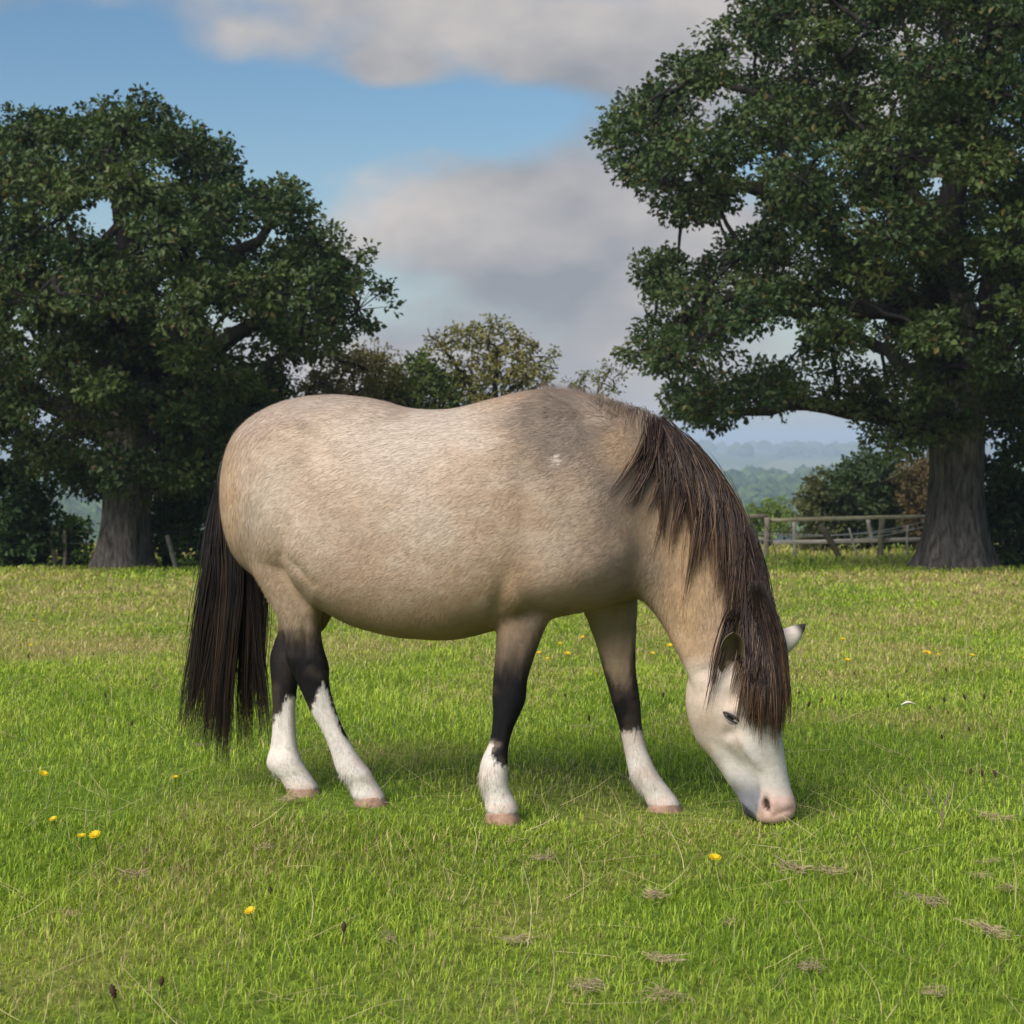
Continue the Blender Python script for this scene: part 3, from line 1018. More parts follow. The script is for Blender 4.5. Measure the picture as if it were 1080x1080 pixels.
def build_pony():
    parts = [body_loft(RUMP, .10), body_loft(BARREL, .20, 2.3), neck_loft(), head_loft(), leg_loft(NEARFORE), leg_loft(FARFORE), leg_loft(NEARHIND), leg_loft(FARHIND)]
    v, q, t = remesh(parts, .0078)
    px, py = to_px(v)
    # smooth more on the trunk, less on legs and face
    w = np.where(py > 660, .22, 1.0)
    w = np.where((px > 720) & (py > 690), .4, w)
    dcr, _ = seg_dist(px, py, (302, 575), (356, 640))
    w = np.where((dcr < 26) & (v[:, 1] < 4.9), .3, w)
    v = smooth_np(v, q, t, 19, w)
    px, py = to_px(v)
    v = smooth_np(v, q, t, 70, np.exp(-((px - 676) / 34) ** 2 - ((py - 530) / 75) ** 2))
    n = vnormals(v, q, t)
    px, py = to_px(v)
    near = n[:, 1] < .25
    disp = np.zeros(len(v))

    def ridge(a, b, width, amt, m=None, taper=True):
        nonlocal disp
        d, tt = seg_dist(px, py, a, b)
        f = np.exp(-(d / width) ** 2)
        if taper:
            f = f * (.35 + .65 * np.sin(np.pi * np.clip(tt, .02, .98)) ** .5)
        disp += amt * f * (near if m is None else m)
    G = lambda x, y, rx, ry=None: np.exp(-((px - x) / rx) ** 2 - ((py - y) / (ry or rx)) ** 2)
    # flank crease, hip hollow, stifle
    ridge((305, 550), (301, 584), 4, -.010)
    ridge((301, 584), (330, 617), 4.5, -.007)
    disp += near * (.010 * G(292, 560, 22, 40) - .010 * G(338, 470, 16, 26) + .008 * G(318, 448, 12, 8) - .006 * G(262, 560, 9, 45))
    # shoulder blade, arm muscle, girth groove
    ridge((598, 440), (652, 575), 16, .011)
    ridge((560, 470), (560, 600), 14, -.008)
    ridge((650, 590), (560, 620), 20, .012)
    ridge((536, 600), (526, 650), 8, -.010)
    disp += near * (.010 * G(545, 630, 12, 16))
    # jugular groove and throat
    ridge((735, 690), (690, 620), 9, -.006)
    ridge((768, 700), (734, 712), 7, -.009)
    # face: jowl, brow, hollow above the eye, facial crest, nostril, mouth
    disp += near * (.014 * G(747, 742, 18, 24) - .014 * G(772, 735, 9, 9) + .013 * G(777, 748, 9, 5) - .010 * G(771, 774, 10, 7))
    ridge((778, 775), (800, 808), 4.5, .012)
    ridge((762, 788), (788, 818), 8, -.010)
    ridge((752, 790), (776, 828), 5, .006)
    disp += near * (-.018 * G(808.5, 848, 3.4, 7) + .008 * (G(802, 848, 4, 8) + G(815, 846, 5, 9)))
    disp += near * (.005 * G(826, 850, 9, 8))
    ridge((783, 851), (796, 866), 2.6, -.010, taper=False)
    ridge((818, 858), (836, 852), 2.4, -.006)
    disp += near * (.006 * G(786, 853, 5, 7))
    # leg tendons and joints
    ridge((336, 690), (343, 708), 5, .006)
    ridge((312, 660), (309, 700), 4, .005)
    ridge((322, 655), (322, 690), 4, -.008)
    ridge((330, 625), (328, 660), 7, .006)
    ridge((548, 655), (543, 715), 5, -.006)
    ridge((532, 650), (530, 715), 6, .005)
    ridge((660, 660), (662, 720), 5, -.005)
    for a, b in (((523, 762), (517, 800)), ((657, 765), (664, 806)), ((336, 748), (357, 800)), ((293, 735), (291, 792))):
        ridge((a[0] + 6, a[1]), (b[0] + 6, b[1]), 2.4, -.005)
    for x, y in ((540, 735), (663, 745)):
        disp += near * .004 * G(x, y, 9, 12)
    # muscle relief, soft
    mus = vn1.fbm(px / 34 + 3, py / 40 + 7, 2) - .5
    disp += near * .006 * mus * (py < 690) * (px < 715)
    v = v + n * disp[:, None]
    v = smooth_np(v, q, t, 2)
    n = vnormals(v, q, t)
    return v, q, t, n


def coat_colour(v, n):
    px, py = to_px(v)
    rngc = vn2
    f1 = vn1.fbm(px / 26, py / 22, 3) - .5
    f2 = vn2.fbm(px / 15 + 9, py / 4.5 + 3, 2) - .5
    f3 = vn3.fbm(px / 60 + 9, py / 50 + 3, 2) - .5
    f5 = vn3.fbm(px / 2.6 + 40, py / 11 + 7, 2) - .5
    f6 = vn1.fbm(px / 4 + 4, py / 5 + 70, 3) - .5
    jx, jy = px + f2 * 7, py + f2 * 7 + f5 * np.where(px < 722, 16, 4)
    c = np.broadcast_to(np.array([.36, .248, .165]), v.shape).copy()
    wx, wy = px + f3 * 46 + f1 * 20, py + f1 * 46 + f3 * 16
    G0 = lambda x, y, rx, ry: np.exp(-((px - x) / rx) ** 2 - ((py - y) / ry) ** 2)
    G = lambda x, y, rx, ry: np.exp(-((wx - x) / rx) ** 2 - ((wy - y) / ry) ** 2) if rx > 19 else G0(x, y, rx, ry)

    def mix(col, m):
        nonlocal c
        m = np.clip(m, 0, 1)[:, None]
        c = c * (1 - m) + np.array(col) * m
    PALE, GREY, GOLD, BROWN = (.47, .385, .315), (.17, .132, .107), (.40, .262, .15), (.32, .215, .135)
    mix(PALE, .85 * G(410, 470, 95, 50) + .6 * G(470, 440, 70, 25) + .7 * G(285, 525, 30, 50) + .45 * G(330, 560, 28, 40) + .45 * G(440, 560, 70, 60))
    mix(PALE, sstep(.02, .16, f1) * .5 * G(450, 540, 150, 100))
    mix((.36, .29, .245), .8 * G(330, 424, 75, 22) + .5 * G(258, 450, 25, 25))
    mix(GREY, .32 * G(316, 450, 20, 9) + .25 * G(262, 560, 14, 30))  # first patch: shade of the hip hollow put into the coat colour
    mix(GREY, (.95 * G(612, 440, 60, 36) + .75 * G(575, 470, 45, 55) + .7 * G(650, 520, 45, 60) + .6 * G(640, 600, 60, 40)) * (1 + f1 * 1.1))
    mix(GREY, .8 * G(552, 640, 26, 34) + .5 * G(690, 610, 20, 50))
    mix(PALE, .5 * G(580, 575, 30, 35) + .3 * G(600, 520, 30, 22))
    mix(GOLD, .7 * G(240, 530, 12, 50) + .8 * G(720, 590, 30, 70) + .5 * G(735, 660, 25, 40) + .5 * G(520, 620, 50, 40) + .45 * G(655, 480, 22, 26))
    mix(BROWN, .6 * sstep(635, 672, py) * sstep(335, 375, px) * sstep(535, 515, px))
    mix((.52, .45, .38), .7 * sstep(6, 1.5, np.hypot(jx - 588, (jy - 485) * .8)))
    mix(PALE, sstep(.10, .34, f2) * .32 * (py < 640) * sstep(585, 520, px))
    # withers fringe
    mix((.33, .27, .22), .6 * G(640, 425, 40, 8))
    BLACK, DARK, WHITE = (.011, .010, .011), (.05, .038, .031), (.62, .56, .51)
    isn = v[:, 1] < mid_depth(px) - .0
    hind = px < 430
    # near hind
    legm = sstep(-5, 7, py - np.interp(px, [225, 301, 322, 356, 400], [560, 584, 608, 640, 720]))
    nh = hind * legm * (v[:, 1] < 4.90)
    mix((.30, .22, .15), nh * sstep(600, 640, py) * .8)
    mix(DARK, nh * sstep(648, 680, jy))
    mix(BLACK, nh * sstep(668, 694, jy))
    wl = 718 + np.clip((342 - jx), 0, 40) * 2.3 + np.clip(jx - 342, 0, 20) * 3.0
    mix(WHITE, nh * sstep(wl - 3, wl + 3, jy))
    fh = hind & (py > 590) & (v[:, 1] >= 4.90)
    mix((.22, .155, .10), fh * sstep(600, 630, py) * .85)
    mix(DARK, fh * sstep(648, 668, jy))
    mix(BLACK, fh * sstep(660, 680, jy) * (1 - .5 * G(300, 700, 10, 20)))
    wl = 736 + np.clip(304 - jx, 0, 40) * 1.4
    mix(WHITE, fh * sstep(wl - 3, wl + 3, jy))
    # fore legs
    fl = (px > 490) & (px < 600) & (py > 620)
    mix(DARK, fl * sstep(640, 705, jy + (jx - 545) * .25) * .9)
    mix(BLACK, fl * sstep(690, 722, jy))
    wl = np.where(jx < 519, 775 + (jx - 505) * .6, 798 + (jx - 519) * .55)
    mix(WHITE, fl * sstep(wl - 3, wl + 3, jy))
    ff = (px >= 600) & (px < 726) & (py > 636) & (v[:, 1] > 4.79)
    edge = np.abs(px - (640 + (py - 650) * .22))
    mix((.36, .26, .18), ff * .8)
    mix(BLACK, ff * sstep(700, 735, jy + np.clip(edge - 8, 0, 40) * 2.6))
    mix(WHITE, ff * sstep(767, 773, jy))
    # head
    hx = sstep(-14, 10, (py - 700) + (px - 740) * .12) * (px > 718) * (py > 676) * (v[:, 1] < 4.80)
    mix((.52, .42, .34), hx * .95)
    hw = sstep(755, 800, jy + (jx - 770) * .8) * hx
    mix(WHITE, hw)
    mix((.62, .55, .49), hx * .6 * G(765, 715, 16, 20))
    mix((.40, .30, .22), hx * .55 * G(742, 760, 12, 22) + hx * .6 * G(779, 783, 9, 14) + hx * .4 * G(772, 738, 9, 10))
    mix((.36, .33, .32), hx * (.55 * G(775, 758, 13, 9)))
    mix((.46, .38, .32), hx * .5 * sstep(.0, .3, f6) * (py < 815))
    mix((.50, .47, .45), hx * .5 * sstep(.02, .28, f1) * sstep(765, 790, py))
    mix((.42, .31, .22), hx * .35 * sstep(.05, .3, f5) * (px < 775) * (py < 800))
    PINK = (.60, .40, .345)
    mix(PINK, hx * sstep(826, 846, jy) * sstep(792, 803, jx))
    gp = hx * sstep(1.15, .85, np.hypot((px - 786) / 17, (py - 838) / 36)) * (1 - sstep(801, 804, px + (py - 840) * .22))
    mix((.20, .20, .225), gp * sstep(806, 842, py))
    mix((.045, .045, .052), hx * sstep(846, 856, py) * sstep(794, 788, px - (py - 856) * .7))
    mix((.06, .035, .028), hx * sstep(1.2, .7, np.hypot((px - 808.5 - (py - 848) * .25) / 4.2, (py - 848) / 7.5)))
    mix((.30, .17, .15), hx * .6 * sstep(2.5, 1, seg_dist(px, py, (816, 859), (836, 852))[0]))
    # pinkish, thin-haired and grubby patches on the white socks
    mix((.50, .37, .31), sstep(.0, .2, f1) * .45 * (py > 770) * (px < 722))
    mix((.40, .36, .28), sstep(.05, .25, f2) * .5 * (py > 800) * (px < 722))
    mix((.10, .07, .055), sstep(.02, .2, f1) * .35 * (py > 655) * (py < 770) * (px < 700) * (c.sum(1) < .2))
    c *= (1 + .14 * f2 + .12 * f3)[:, None]
    # pink skin just above the hooves
    for x, y in ((530, 853), (700, 846), (390, 838), (320, 829)):
        mix((.66, .47, .40), .5 * G(x, y, 24, 5))
    return np.clip(c, .006, .9)


pv, pq, pt, pn = build_pony()
pc = coat_colour(pv, pn)
pony = empty('pony', P(540, 867, 4.78), 'grazing buckskin pony with dark mane, black legs and white socks', 'pony')
body = link_obj('body', mesh_np('body', pv, [pq] + ([pt] if len(pt) else []), pc), M_COAT, pony)
_tri = np.concatenate([pq[:, [0, 1, 2]], pq[:, [0, 2, 3]]])
bvh = BVHTree.FromPolygons([Vector(a) for a in pv], [list(map(int, a)) for a in pq])


def flow(v, n):
    """direction the coat lies"""
    px, py = to_px(v)
    f = np.broadcast_to(-AX * 1.0 + np.array([0, 0, -.35]), v.shape).copy()
    down = np.array([0, 0, -1.0])
    m = sstep(620, 670, py)[:, None]
    f = f * (1 - m) + (down + -AX * .15) * m
    m = (sstep(650, 720, px) * (py < 700))[:, None]
    f = f * (1 - m) + (down * .9 - AX * .2) * m
    m = ((px > 722) & (py > 695))[:, None]
    f = np.where(m, down - HN * .25, f)
    m = (sstep(300, 250, px) * (py < 640))[:, None]
    f = f * (1 - m) + (down - AX * .2) * m
    f = f - n * (f * n).sum(1, keepdims=True)
    return f / (np.linalg.norm(f, axis=1, keepdims=True) + 1e-9)


def build_fur(count=150000):
    rng = np.random.default_rng(5)
    a, b, c = pv[_tri[:, 0]], pv[_tri[:, 1]], pv[_tri[:, 2]]
    ar = np.linalg.norm(np.cross(b - a, c - a), axis=1)
    fn = pn[_tri[:, 0]]
    ar = ar * np.where(fn[:, 1] < .35, 1.0, .12)          # the near side carries most of the modelled hair
    cs = np.cumsum(ar)
    k = np.searchsorted(cs, rng.random(count) * cs[-1])
    u, w = rng.random(count), rng.random(count)
    fl = u + w > 1
    u[fl], w[fl] = 1 - u[fl], 1 - w[fl]
    p = a[k] + (b[k] - a[k]) * u[:, None] + (c[k] - a[k]) * w[:, None]
    n = pn[_tri[k, 0]]
    co = pc[_tri[k, 0]]
    f = flow(p, n) + rng.normal(size=p.shape) * .22
    f -= n * (f * n).sum(1, keepdims=True)
    f /= np.linalg.norm(f, axis=1, keepdims=True)
    s = np.cross(f, n)
    px, py = to_px(p)
    ln = np.where(py > 660, .013, .023)
    ln = np.where((px > 722) & (py > 690), .008, ln)
    wz = (py < 440) & (px > 575) & (px < 700)
    ln = np.where(wz, .032, ln)
    tuft = ((np.abs(py - 826) < 14) & ((np.abs(px - 506) < 9) | (np.abs(px - 282) < 9) | (np.abs(px - 361) < 9) | (np.abs(px - 668) < 9)))
    ln = np.where(tuft, .030, ln) * rng.uniform(.6, 1.3, count)
    lift = np.where(wz, .6, .13) * rng.uniform(.4, 1.5, count)
    hw = .0007
    tip = p + (f + n * lift[:, None]) * ln[:, None]
    p0 = p - n * .001
    v = np.stack([p0 - s * hw, p0 + s * hw, tip], 1).reshape(-1, 3)
    cc = np.repeat(np.clip(co * rng.normal(1.02, .11, (count, 1)), .006, .92), 3, axis=0)
    me = mesh_np('coat_hair', v, np.arange(count * 3).reshape(-1, 3), cc)
    me.normals_split_custom_set_from_vertices([tuple(x) for x in np.repeat(n, 3, axis=0)])
    o = link_obj('coat_hair', me, M_FUR, pony)
    o['kind'] = 'stuff'


build_fur()


def near_depth(px, py):
    """depth of the pony's near surface behind a photo pixel, or None"""
    o = Vector((0, 0, CAMZ))
    d = Vector(P(px, py, 4.0)) - o
    h = bvh.ray_cast(o, d.normalized())
    return None if h[0] is None else h[0].y


def hair_object(name, guides, per, seed, col_fn, rad, spread0, spread1, parent=pony, K=10, thick=(.002, .030), label=None):
    """guides: list of (K,3) arrays px,py,depth. strands cluster round each guide and gather at its tip"""
    rng = np.random.default_rng(seed)
    paths, rads, cols = [], [], []
    tt = np.linspace(0, 1, K)
    for g in guides:
        g = np.stack([np.interp(tt, np.linspace(0, 1, len(g)), g[:, c]) for c in range(3)], -1)
        base = P(g[:, 0], g[:, 1], g[:, 2])
        for s in range(per):
            o1, o2 = rng.normal(size=2)
            od = rng.uniform(*thick)
            sp = (spread0 * (1 - tt) + spread1 * tt) * (1 + .6 * np.sin(tt * math.pi) * rng.normal() * .4)
            ph = rng.uniform(0, 6.28)
            wob = .004 * np.sin(tt * rng.uniform(3, 9) + ph) * tt
            cut = rng.uniform(.72, 1.0)
            p = base.copy()
            p[:, 0] += o1 * sp + wob
            p[:, 1] -= od * (.35 + .65 * np.sin(np.pi * np.clip(tt * .8 + .12, 0, 1))) + .0
            p[:, 2] += o2 * sp * .6
            ti = tt * cut
            p = np.stack([np.interp(ti, tt, p[:, c]) for c in range(3)], -1)
            paths.append(p)
            r = rad * rng.uniform(.6, 1.3) * np.clip(1.05 - tt ** 3, .2, 1) * np.clip(.15 + tt * 7, 0, 1)
            rads.append(r)
            cols.append(col_fn(rng, tt))
    v, q, c = tubes(np.array(paths), np.array(rads), 3, np.array(cols))
    o = link_obj(name, mesh_np(name, v, q, c), M_HAIR, parent)
    return o


def mane_colour(rng, tt):
    r = rng.random()
    if r < .5:
        a, b = np.array([.016, .010, .010]), np.array([.045, .027, .022])
    elif r < .86:
        a, b = np.array([.035, .021, .016]), np.array([.13, .07, .042])
    else:
        a, b = np.array([.09, .055, .035]), np.array([.30, .18, .095])
    a = a * rng.uniform(.7, 1.3)
    return a * (1 - tt[:, None] ** 1.3) + b * tt[:, None] ** 1.3


def tail_colour(rng, tt):
    r = rng.random()
    a, b = (np.array([.010, .008, .009]), np.array([.020, .014, .012])) if r < .72 else (np.array([.018, .012, .010]), np.array([.075, .042, .025]))
    return a * (1 - tt[:, None]) + b * tt[:, None]


CREST = np.array([(672, 431), (690, 438), (720, 462), (746, 490), (768, 522), (785, 558), (797, 598), (805, 638), (810, 676), (813, 700), (820, 735), (824, 765)], float)


def crest_at(y):
    return np.interp(y, CREST[:, 1], CREST[:, 0])


def add_depth(px, py, fallback):
    d = []
    last = None
    for a, b, f in zip(px, py, fallback):
        h = near_depth(a, b)
        if h is None or h > 4.84:
            h = f
        d.append(h)
    d = np.array(d)
    t = np.linspace(0, 1, len(d))
    k = np.polyval(np.polyfit(t, d, 3), t)
    return k - max(0, float((k - d).max())) * .6


def mane_guides():
    rng = np.random.default_rng(91)
    K = 14
    t = np.linspace(0, 1, K)
    out = []
    for i in range(150):
        y0 = rng.uniform(436, 690)
        if i < 9:
            y0 = rng.uniform(436, 452)
        x0 = crest_at(y0) - rng.uniform(0, 5)
        w = rng.random() ** .8
        ln = rng.uniform(95, 150)
        if i < 9:                                            # lead locks sweeping back over the shoulder
            q = rng.random()
            px = x0 - (4 + 52 * (i / 8)) * t ** 1.15 + 5 * np.sin(t * 3)
            py = y0 + (85 + 22 * rng.random()) * t
        else:
            yA = y0 + ln * t
            xA = x0 + rng.uniform(-40, -4) * t + 4 * np.sin(t * rng.uniform(2, 5) + rng.uniform(0, 6))
            yB = y0 + ln * t
            xB = crest_at(yB) + 7 * np.sin(t * math.pi * .7)
            px = xA * (1 - w) + xB * w
            py = yA
        ymax = 772 - 40 * rng.random() ** 1.5
        if py[-1] > ymax:
            k_ = (ymax - y0) / (py[-1] - y0)
            px = np.interp(t * k_, t, px)
            py = y0 + (py - y0) * k_
        d = add_depth(px, py, np.interp(py, [430, 700, 780], [4.70, 4.60, 4.56]))
        out.append(np.stack([px, py, d], -1))
    return out


def wither_guides():
    rng = np.random.default_rng(97)
    K = 14
    t = np.linspace(0, 1, K)
    out = []
    for i in range(34):
        x0 = rng.uniform(628, 694)
        y0 = np.interp(x0, [600, 640, 672, 694], [413, 424, 431, 441]) + rng.uniform(-2, 3)
        L_ = rng.uniform(14, 34) * (.6 + .8 * (x0 > 668))
        a = rng.uniform(-.5, .5)
        px = x0 + L_ * math.sin(a) * t - 3 * t
        py = y0 - 4 * np.sin(t * math.pi * .8) + L_ * t ** 1.6 * math.cos(a)
        d = add_depth(px, py, np.full(K, 4.70))
        out.append(np.stack([px, py, d], -1))
    return out


def wither_colour(rng, tt):
    a = np.array([.16, .12, .095]) * rng.uniform(.4, 1.6)
    b = np.array([.30, .23, .17]) * rng.uniform(.5, 1.3)
    return a * (1 - tt[:, None]) + b * tt[:, None]


def forelock_guides():
    rng = np.random.default_rng(92)
    K = 14
    t = np.linspace(0, 1, K)
    out = []
    for i in range(70):
        u = rng.random()
        y0 = rng.uniform(610, 676)
        x0 = crest_at(y0) - rng.uniform(0, 22) * (1 - u)
        x1 = 782 + 48 * u + rng.normal() * 2
        y1 = np.interp(u, [0, .3, .7, 1], [764, 790, 798, 766]) - 36 * rng.random() ** 1.6
        px = x0 + (x1 - x0) * t ** .85 + 9 * np.sin(t * math.pi) * (u - .3)
        py = y0 + (y1 - y0) * t
        d = add_depth(px, py, np.full(K, 4.55))
        out.append(np.stack([px, py, d - .014 * t ** .5], -1))
    for i in range(2):                                       # thin lock in front of the near ear
        px = 776 + i + (743 + 2 * i - 776 - i) * t ** .7
        py = 640 + (756 - 640 - 6 * i) * t
        d = add_depth(px, py, np.full(K, 4.55))
        out.append(np.stack([px, py, d - .012], -1))
    return out


hair_object('wither_hair', wither_guides(), 14, 98, wither_colour, .0008, .008, .007, thick=(0, .012))
hair_object('mane', mane_guides(), 23, 93, mane_colour, .00125, .012, .0035)
hair_object('forelock', forelock_guides(), 20, 94, mane_colour, .0012, .009, .003, thick=(.002, .034))


def tail_guides():
    rng = np.random.default_rng(95)
    K = 14
    t = np.linspace(0, 1, K)
    ly, lx = [500, 531, 569, 607, 648, 680, 735, 800], [238, 230, 222, 220, 210, 206, 193, 182]
    ry, rx = [500, 560, 600, 632, 692, 769, 810], [244, 262, 274, 277, 277, 281, 284]
    out = []
    for i in range(95):
        u = rng.random()
        v_ = rng.uniform(-1, 1)
        y0 = rng.uniform(500, 530)
        y1 = np.interp(u, [0, .1, .3, .55, .8, 1], [806, 786, 794, 818, 802, 790]) - 28 * rng.random() ** 1.5
        py = y0 + (y1 - y0) * t
        g = .5 + (u - .5) * (1 - .12 * np.sin(t * 5 + i)) + .02 * np.sin(t * 8 + i * 2)
        px = np.interp(py, ly, lx) * (1 - g) + np.interp(py, ry, rx) * g
        th = .055 * np.sqrt(np.clip(1 - (2 * u - 1) ** 2, .05, 1)) * np.interp(t, [0, .2, 1], [.3, 1, 1.2])
        d = 5.03 + v_ * th
        out.append(np.stack([px, py, d], -1))
    return out


hair_object('tail', tail_guides(), 26, 96, tail_colour, .0014, .010, .0028, thick=(0, .02))


def dock():
    """fleshy root of the tail"""
    s = catmull([(240, 486, 5.0, .020), (238, 505, 5.02, .026), (238, 530, 5.03, .022), (240, 560, 5.035, .016), (243, 590, 5.04, .008)], 20)
    v, q, c = tubes(P(s[:, 0], s[:, 1], s[:, 2])[None], s[:, 3][None], 12, np.full((1, 20, 3), .012))
    link_obj('tail_dock', mesh_np('tail_dock', v, q, c), M_HAIR, pony)


dock()


def hoof(xl, xr, yt, yb, d, lean):
    """short hoof: sloping toe wall, lower heel, rounded coronet"""
    n, seg = 9, 32
    h = np.linspace(0, 1, n)
    py = yt + (yb - yt) * h
    L_ = P(xl + .5 * (1 - h), py, d)
    R_ = P(xr - lean * (1 - h), py, d)
    C = (L_ + R_) / 2
    a = (R_ - L_)[:, 0] / 2
    v, q, t = loft(C, np.broadcast_to(AX, C.shape), np.broadcast_to(LAT, C.shape), a, .045 + .006 * h, seg, 0, 2.2)
    lift = np.clip((C[0] - v) @ AX, 0, None) * .25        # coronet slopes down towards the heel
    top = np.concatenate([np.repeat(1 - h, seg), [1, 0]])
    v[:, 2] -= lift * top
    rng = np.random.default_rng(int(xl))
    f = vn1(v[:, 0] * 60 + 9, v[:, 1] * 60 + 9)[:, None]
    hh = np.concatenate([np.repeat(h, seg), [0, 1]])[:, None]
    c = np.array([.42, .25, .18]) * (1 - f) + np.array([.20, .13, .095]) * f
    c = c * (1 - .35 * hh ** 2) * rng.uniform(.85, 1.1, (len(v), 1))
    link_obj('hoof', mesh_np('hoof', v, [q, t], c), M_HOOF, pony)


hoof(512, 551, 854, 870, 4.66, 6)
hoof(683, 722, 846, 859, 4.88, 6)
hoof(373, 410, 838, 851, 4.80, 5)
hoof(303, 340, 829, 841, 4.98, 5)


def ear(base, tip, width, facing, inner, outer, tipc, curl=.55, tipw=(.55, .82, 1, .88, .55, .25, .02)):
    """cupped leaf-shaped ear with thickness"""
    base, tip, facing = np.array(base), np.array(tip), np.array(facing, float)
    ax = tip - base
    ln = np.linalg.norm(ax)
    ax /= ln
    facing -= ax * (facing @ ax)
    facing /= np.linalg.norm(facing)
    side = np.cross(ax, facing)
    nv, nu = 18, 13
    vv = np.linspace(0, 1, nv)
    uu = np.linspace(-1, 1, nu)
    wp = np.interp(vv, [0, .12, .35, .6, .8, .93, 1], tipw) * width / 2
    def sheet(off):
        ang = uu * (1.15 + .5 * (1 - vv[:, None]))
        p = (base + ax * (vv * ln)[:, None])[:, None] + side * (wp[:, None] * np.sin(ang) / np.sin(1.15))[..., None] \
            + facing * (wp[:, None] * curl * (1 - np.cos(ang)) * 1.3)[..., None]
        bend = facing * (.012 * np.sin(vv * math.pi))[:, None]
        return p - bend[:, None] - facing * off
    A_, B_ = sheet(0), sheet(.004)
    v = np.concatenate([A_.reshape(-1, 3), B_.reshape(-1, 3)])
    i = np.arange(nv - 1)[:, None] * nu
    j = np.arange(nu - 1)[None]
    q1 = np.stack([i + j, i + j + 1, i + nu + j + 1, i + nu + j], -1).reshape(-1, 4)
    q2 = q1[:, ::-1] + nv * nu
    o = nv * nu
    e = [np.stack([i[:, 0] + k, i[:, 0] + nu + k, i[:, 0] + nu + k + o, i[:, 0] + k + o], -1) for k in (0, nu - 1)]
    f = np.repeat(vv, nu)[:, None]
    rim = np.abs(np.tile(uu, nv))[:, None] > .86
    uc = np.abs(np.tile(uu, nv) - .25)[:, None]
    ci = np.where(rim, np.array(outer) * .8, np.array(inner) * np.clip(.12 + uc * 1.25, 0, 1.1))  # shade of the ear hollow put into the inner colour, edges lighter
    ci = np.where((f < .22) & (uc < .5), np.array([.45, .38, .29]), ci)
    ci = ci * (1 - sstep(.8, 1, f)) + np.array(tipc) * sstep(.8, 1, f)
    cd = np.array(outer) * (1 - sstep(.72, .88, f)) + np.array(tipc) * sstep(.72, .88, f)
    link_obj('ear', mesh_np('ear', v, [q1, q2] + e, np.concatenate([ci, cd])), M_COAT, pony)


dh = near_depth(768, 706) or 4.55
ear(P(770, 707, dh + .01), P(775, 667, dh - .075), .066, (-.2, -1, -.5), (.15, .115, .065), (.36, .29, .21), (.10, .08, .05), tipw=(.6, .9, 1, .98, .84, .56, .12))
ear(P(811, 690, 4.60), P(850, 658, 4.58), .062, (.55, .7, .35), (.10, .08, .06), (.58, .50, .45), (.03, .025, .022), curl=.7)


def eye():
    """half closed eye: dark ball, upper and lower lid folds, lashes"""
    d = near_depth(773, 757) or 4.53
    c = P(773.5, 756.5, d + .012)
    n = np.array([-.45, -.89, .0])
    n /= np.linalg.norm(n)
    ua = P(783, 763, d) - P(764, 750.5, d)
    ln = np.linalg.norm(ua)
    ua /= ln
    ub = np.cross(n, ua)
    t = np.linspace(0, 2 * np.pi, 25)[:-1]
    # ball
    rings, el = [], np.linspace(-1, 1, 13) * np.pi / 2
    v = np.array([[c + .021 * (np.cos(e) * np.cos(a) * ua * 1.05 + np.cos(e) * np.sin(a) * ub * .62 + np.sin(e) * n * .72) for a in t] for e in el])
    nn, seg = 13, 24
    i = np.arange(nn - 1)[:, None] * seg
    j = np.arange(seg)[None]
    j2 = (j + 1) % seg
    q = np.stack([i + j, i + j2, i + seg + j2, i + seg + j], -1).reshape(-1, 4)
    m = attr_mat('pony_eye', rough=.12, spec=.5)
    root = link_obj('eye', mesh_np('eye', v.reshape(-1, 3), q, np.full((nn * seg, 3), .010)), m, pony)
    s = np.linspace(-1, 1, 16)
    lids, rr, cl = [], [], []
    for off, h, r, col in ((.0, .0085, .0045, (.05, .045, .045)), (.0, .0135, .005, (.30, .26, .235)), (.0, -.0075, .0035, (.045, .04, .042)), (0, -.0125, .0045, (.34, .30, .275))):
        p = c + n * (.0165 - .006 * s[:, None] ** 2) + ua * (s * ln * .52)[:, None] + ub * (h * (1 - s ** 2))[:, None] - n * (.003 if abs(h) > .01 else 0)
        lids.append(p)
        rr.append(r * (1 - .75 * s ** 2))
        cl.append(np.broadcast_to(col, (16, 3)))
    v, q, cc = tubes(np.array(lids), np.array(rr), 8, np.array(cl))
    lid = link_obj('eyelids', mesh_np('eyelids', v, q, cc), M_COAT, root)
    lid.matrix_parent_inverse.identity()
    root.location = (0, 0, 0)


eye()

# ------------------------------------------------------------------ fences
def timber(name, a, b, w, h, col, parent, seed=0):
    """slightly rounded irregular bar from a to b"""
    a, b = np.array(a, float), np.array(b, float)
    rng = np.random.default_rng(seed)
    n = 7
    t = np.linspace(0, 1, n)[:, None]
    C = a + (b - a) * t + rng.normal(size=(n, 3)) * .006
    ax = (b - a) / np.linalg.norm(b - a)
    up = np.array([0, 0, 1.]) if abs(ax[2]) < .8 else np.array([1., 0, 0])
    s = np.cross(ax, up)
    s /= np.linalg.norm(s)
    u = np.cross(s, ax)
    v, q, tr = loft(C, np.broadcast_to(u, C.shape), np.broadcast_to(s, C.shape), np.full(n, h / 2) * rng.uniform(.92, 1.06, n), np.full(n, w / 2) * rng.uniform(.92, 1.06, n), 10, 0, 3.5)
    c = np.array(col) * rng.uniform(.8, 1.2, (len(v), 1))
    return link_obj(name, mesh_np(name, v, [q, tr], c), M_TIMBER, parent)


def gp(px, d):
    """ground point in the column of pixel px at depth d"""
    x = (px - 540) / FPX * d / CP
    return np.array([x, d, float(ground_z(x, d))])


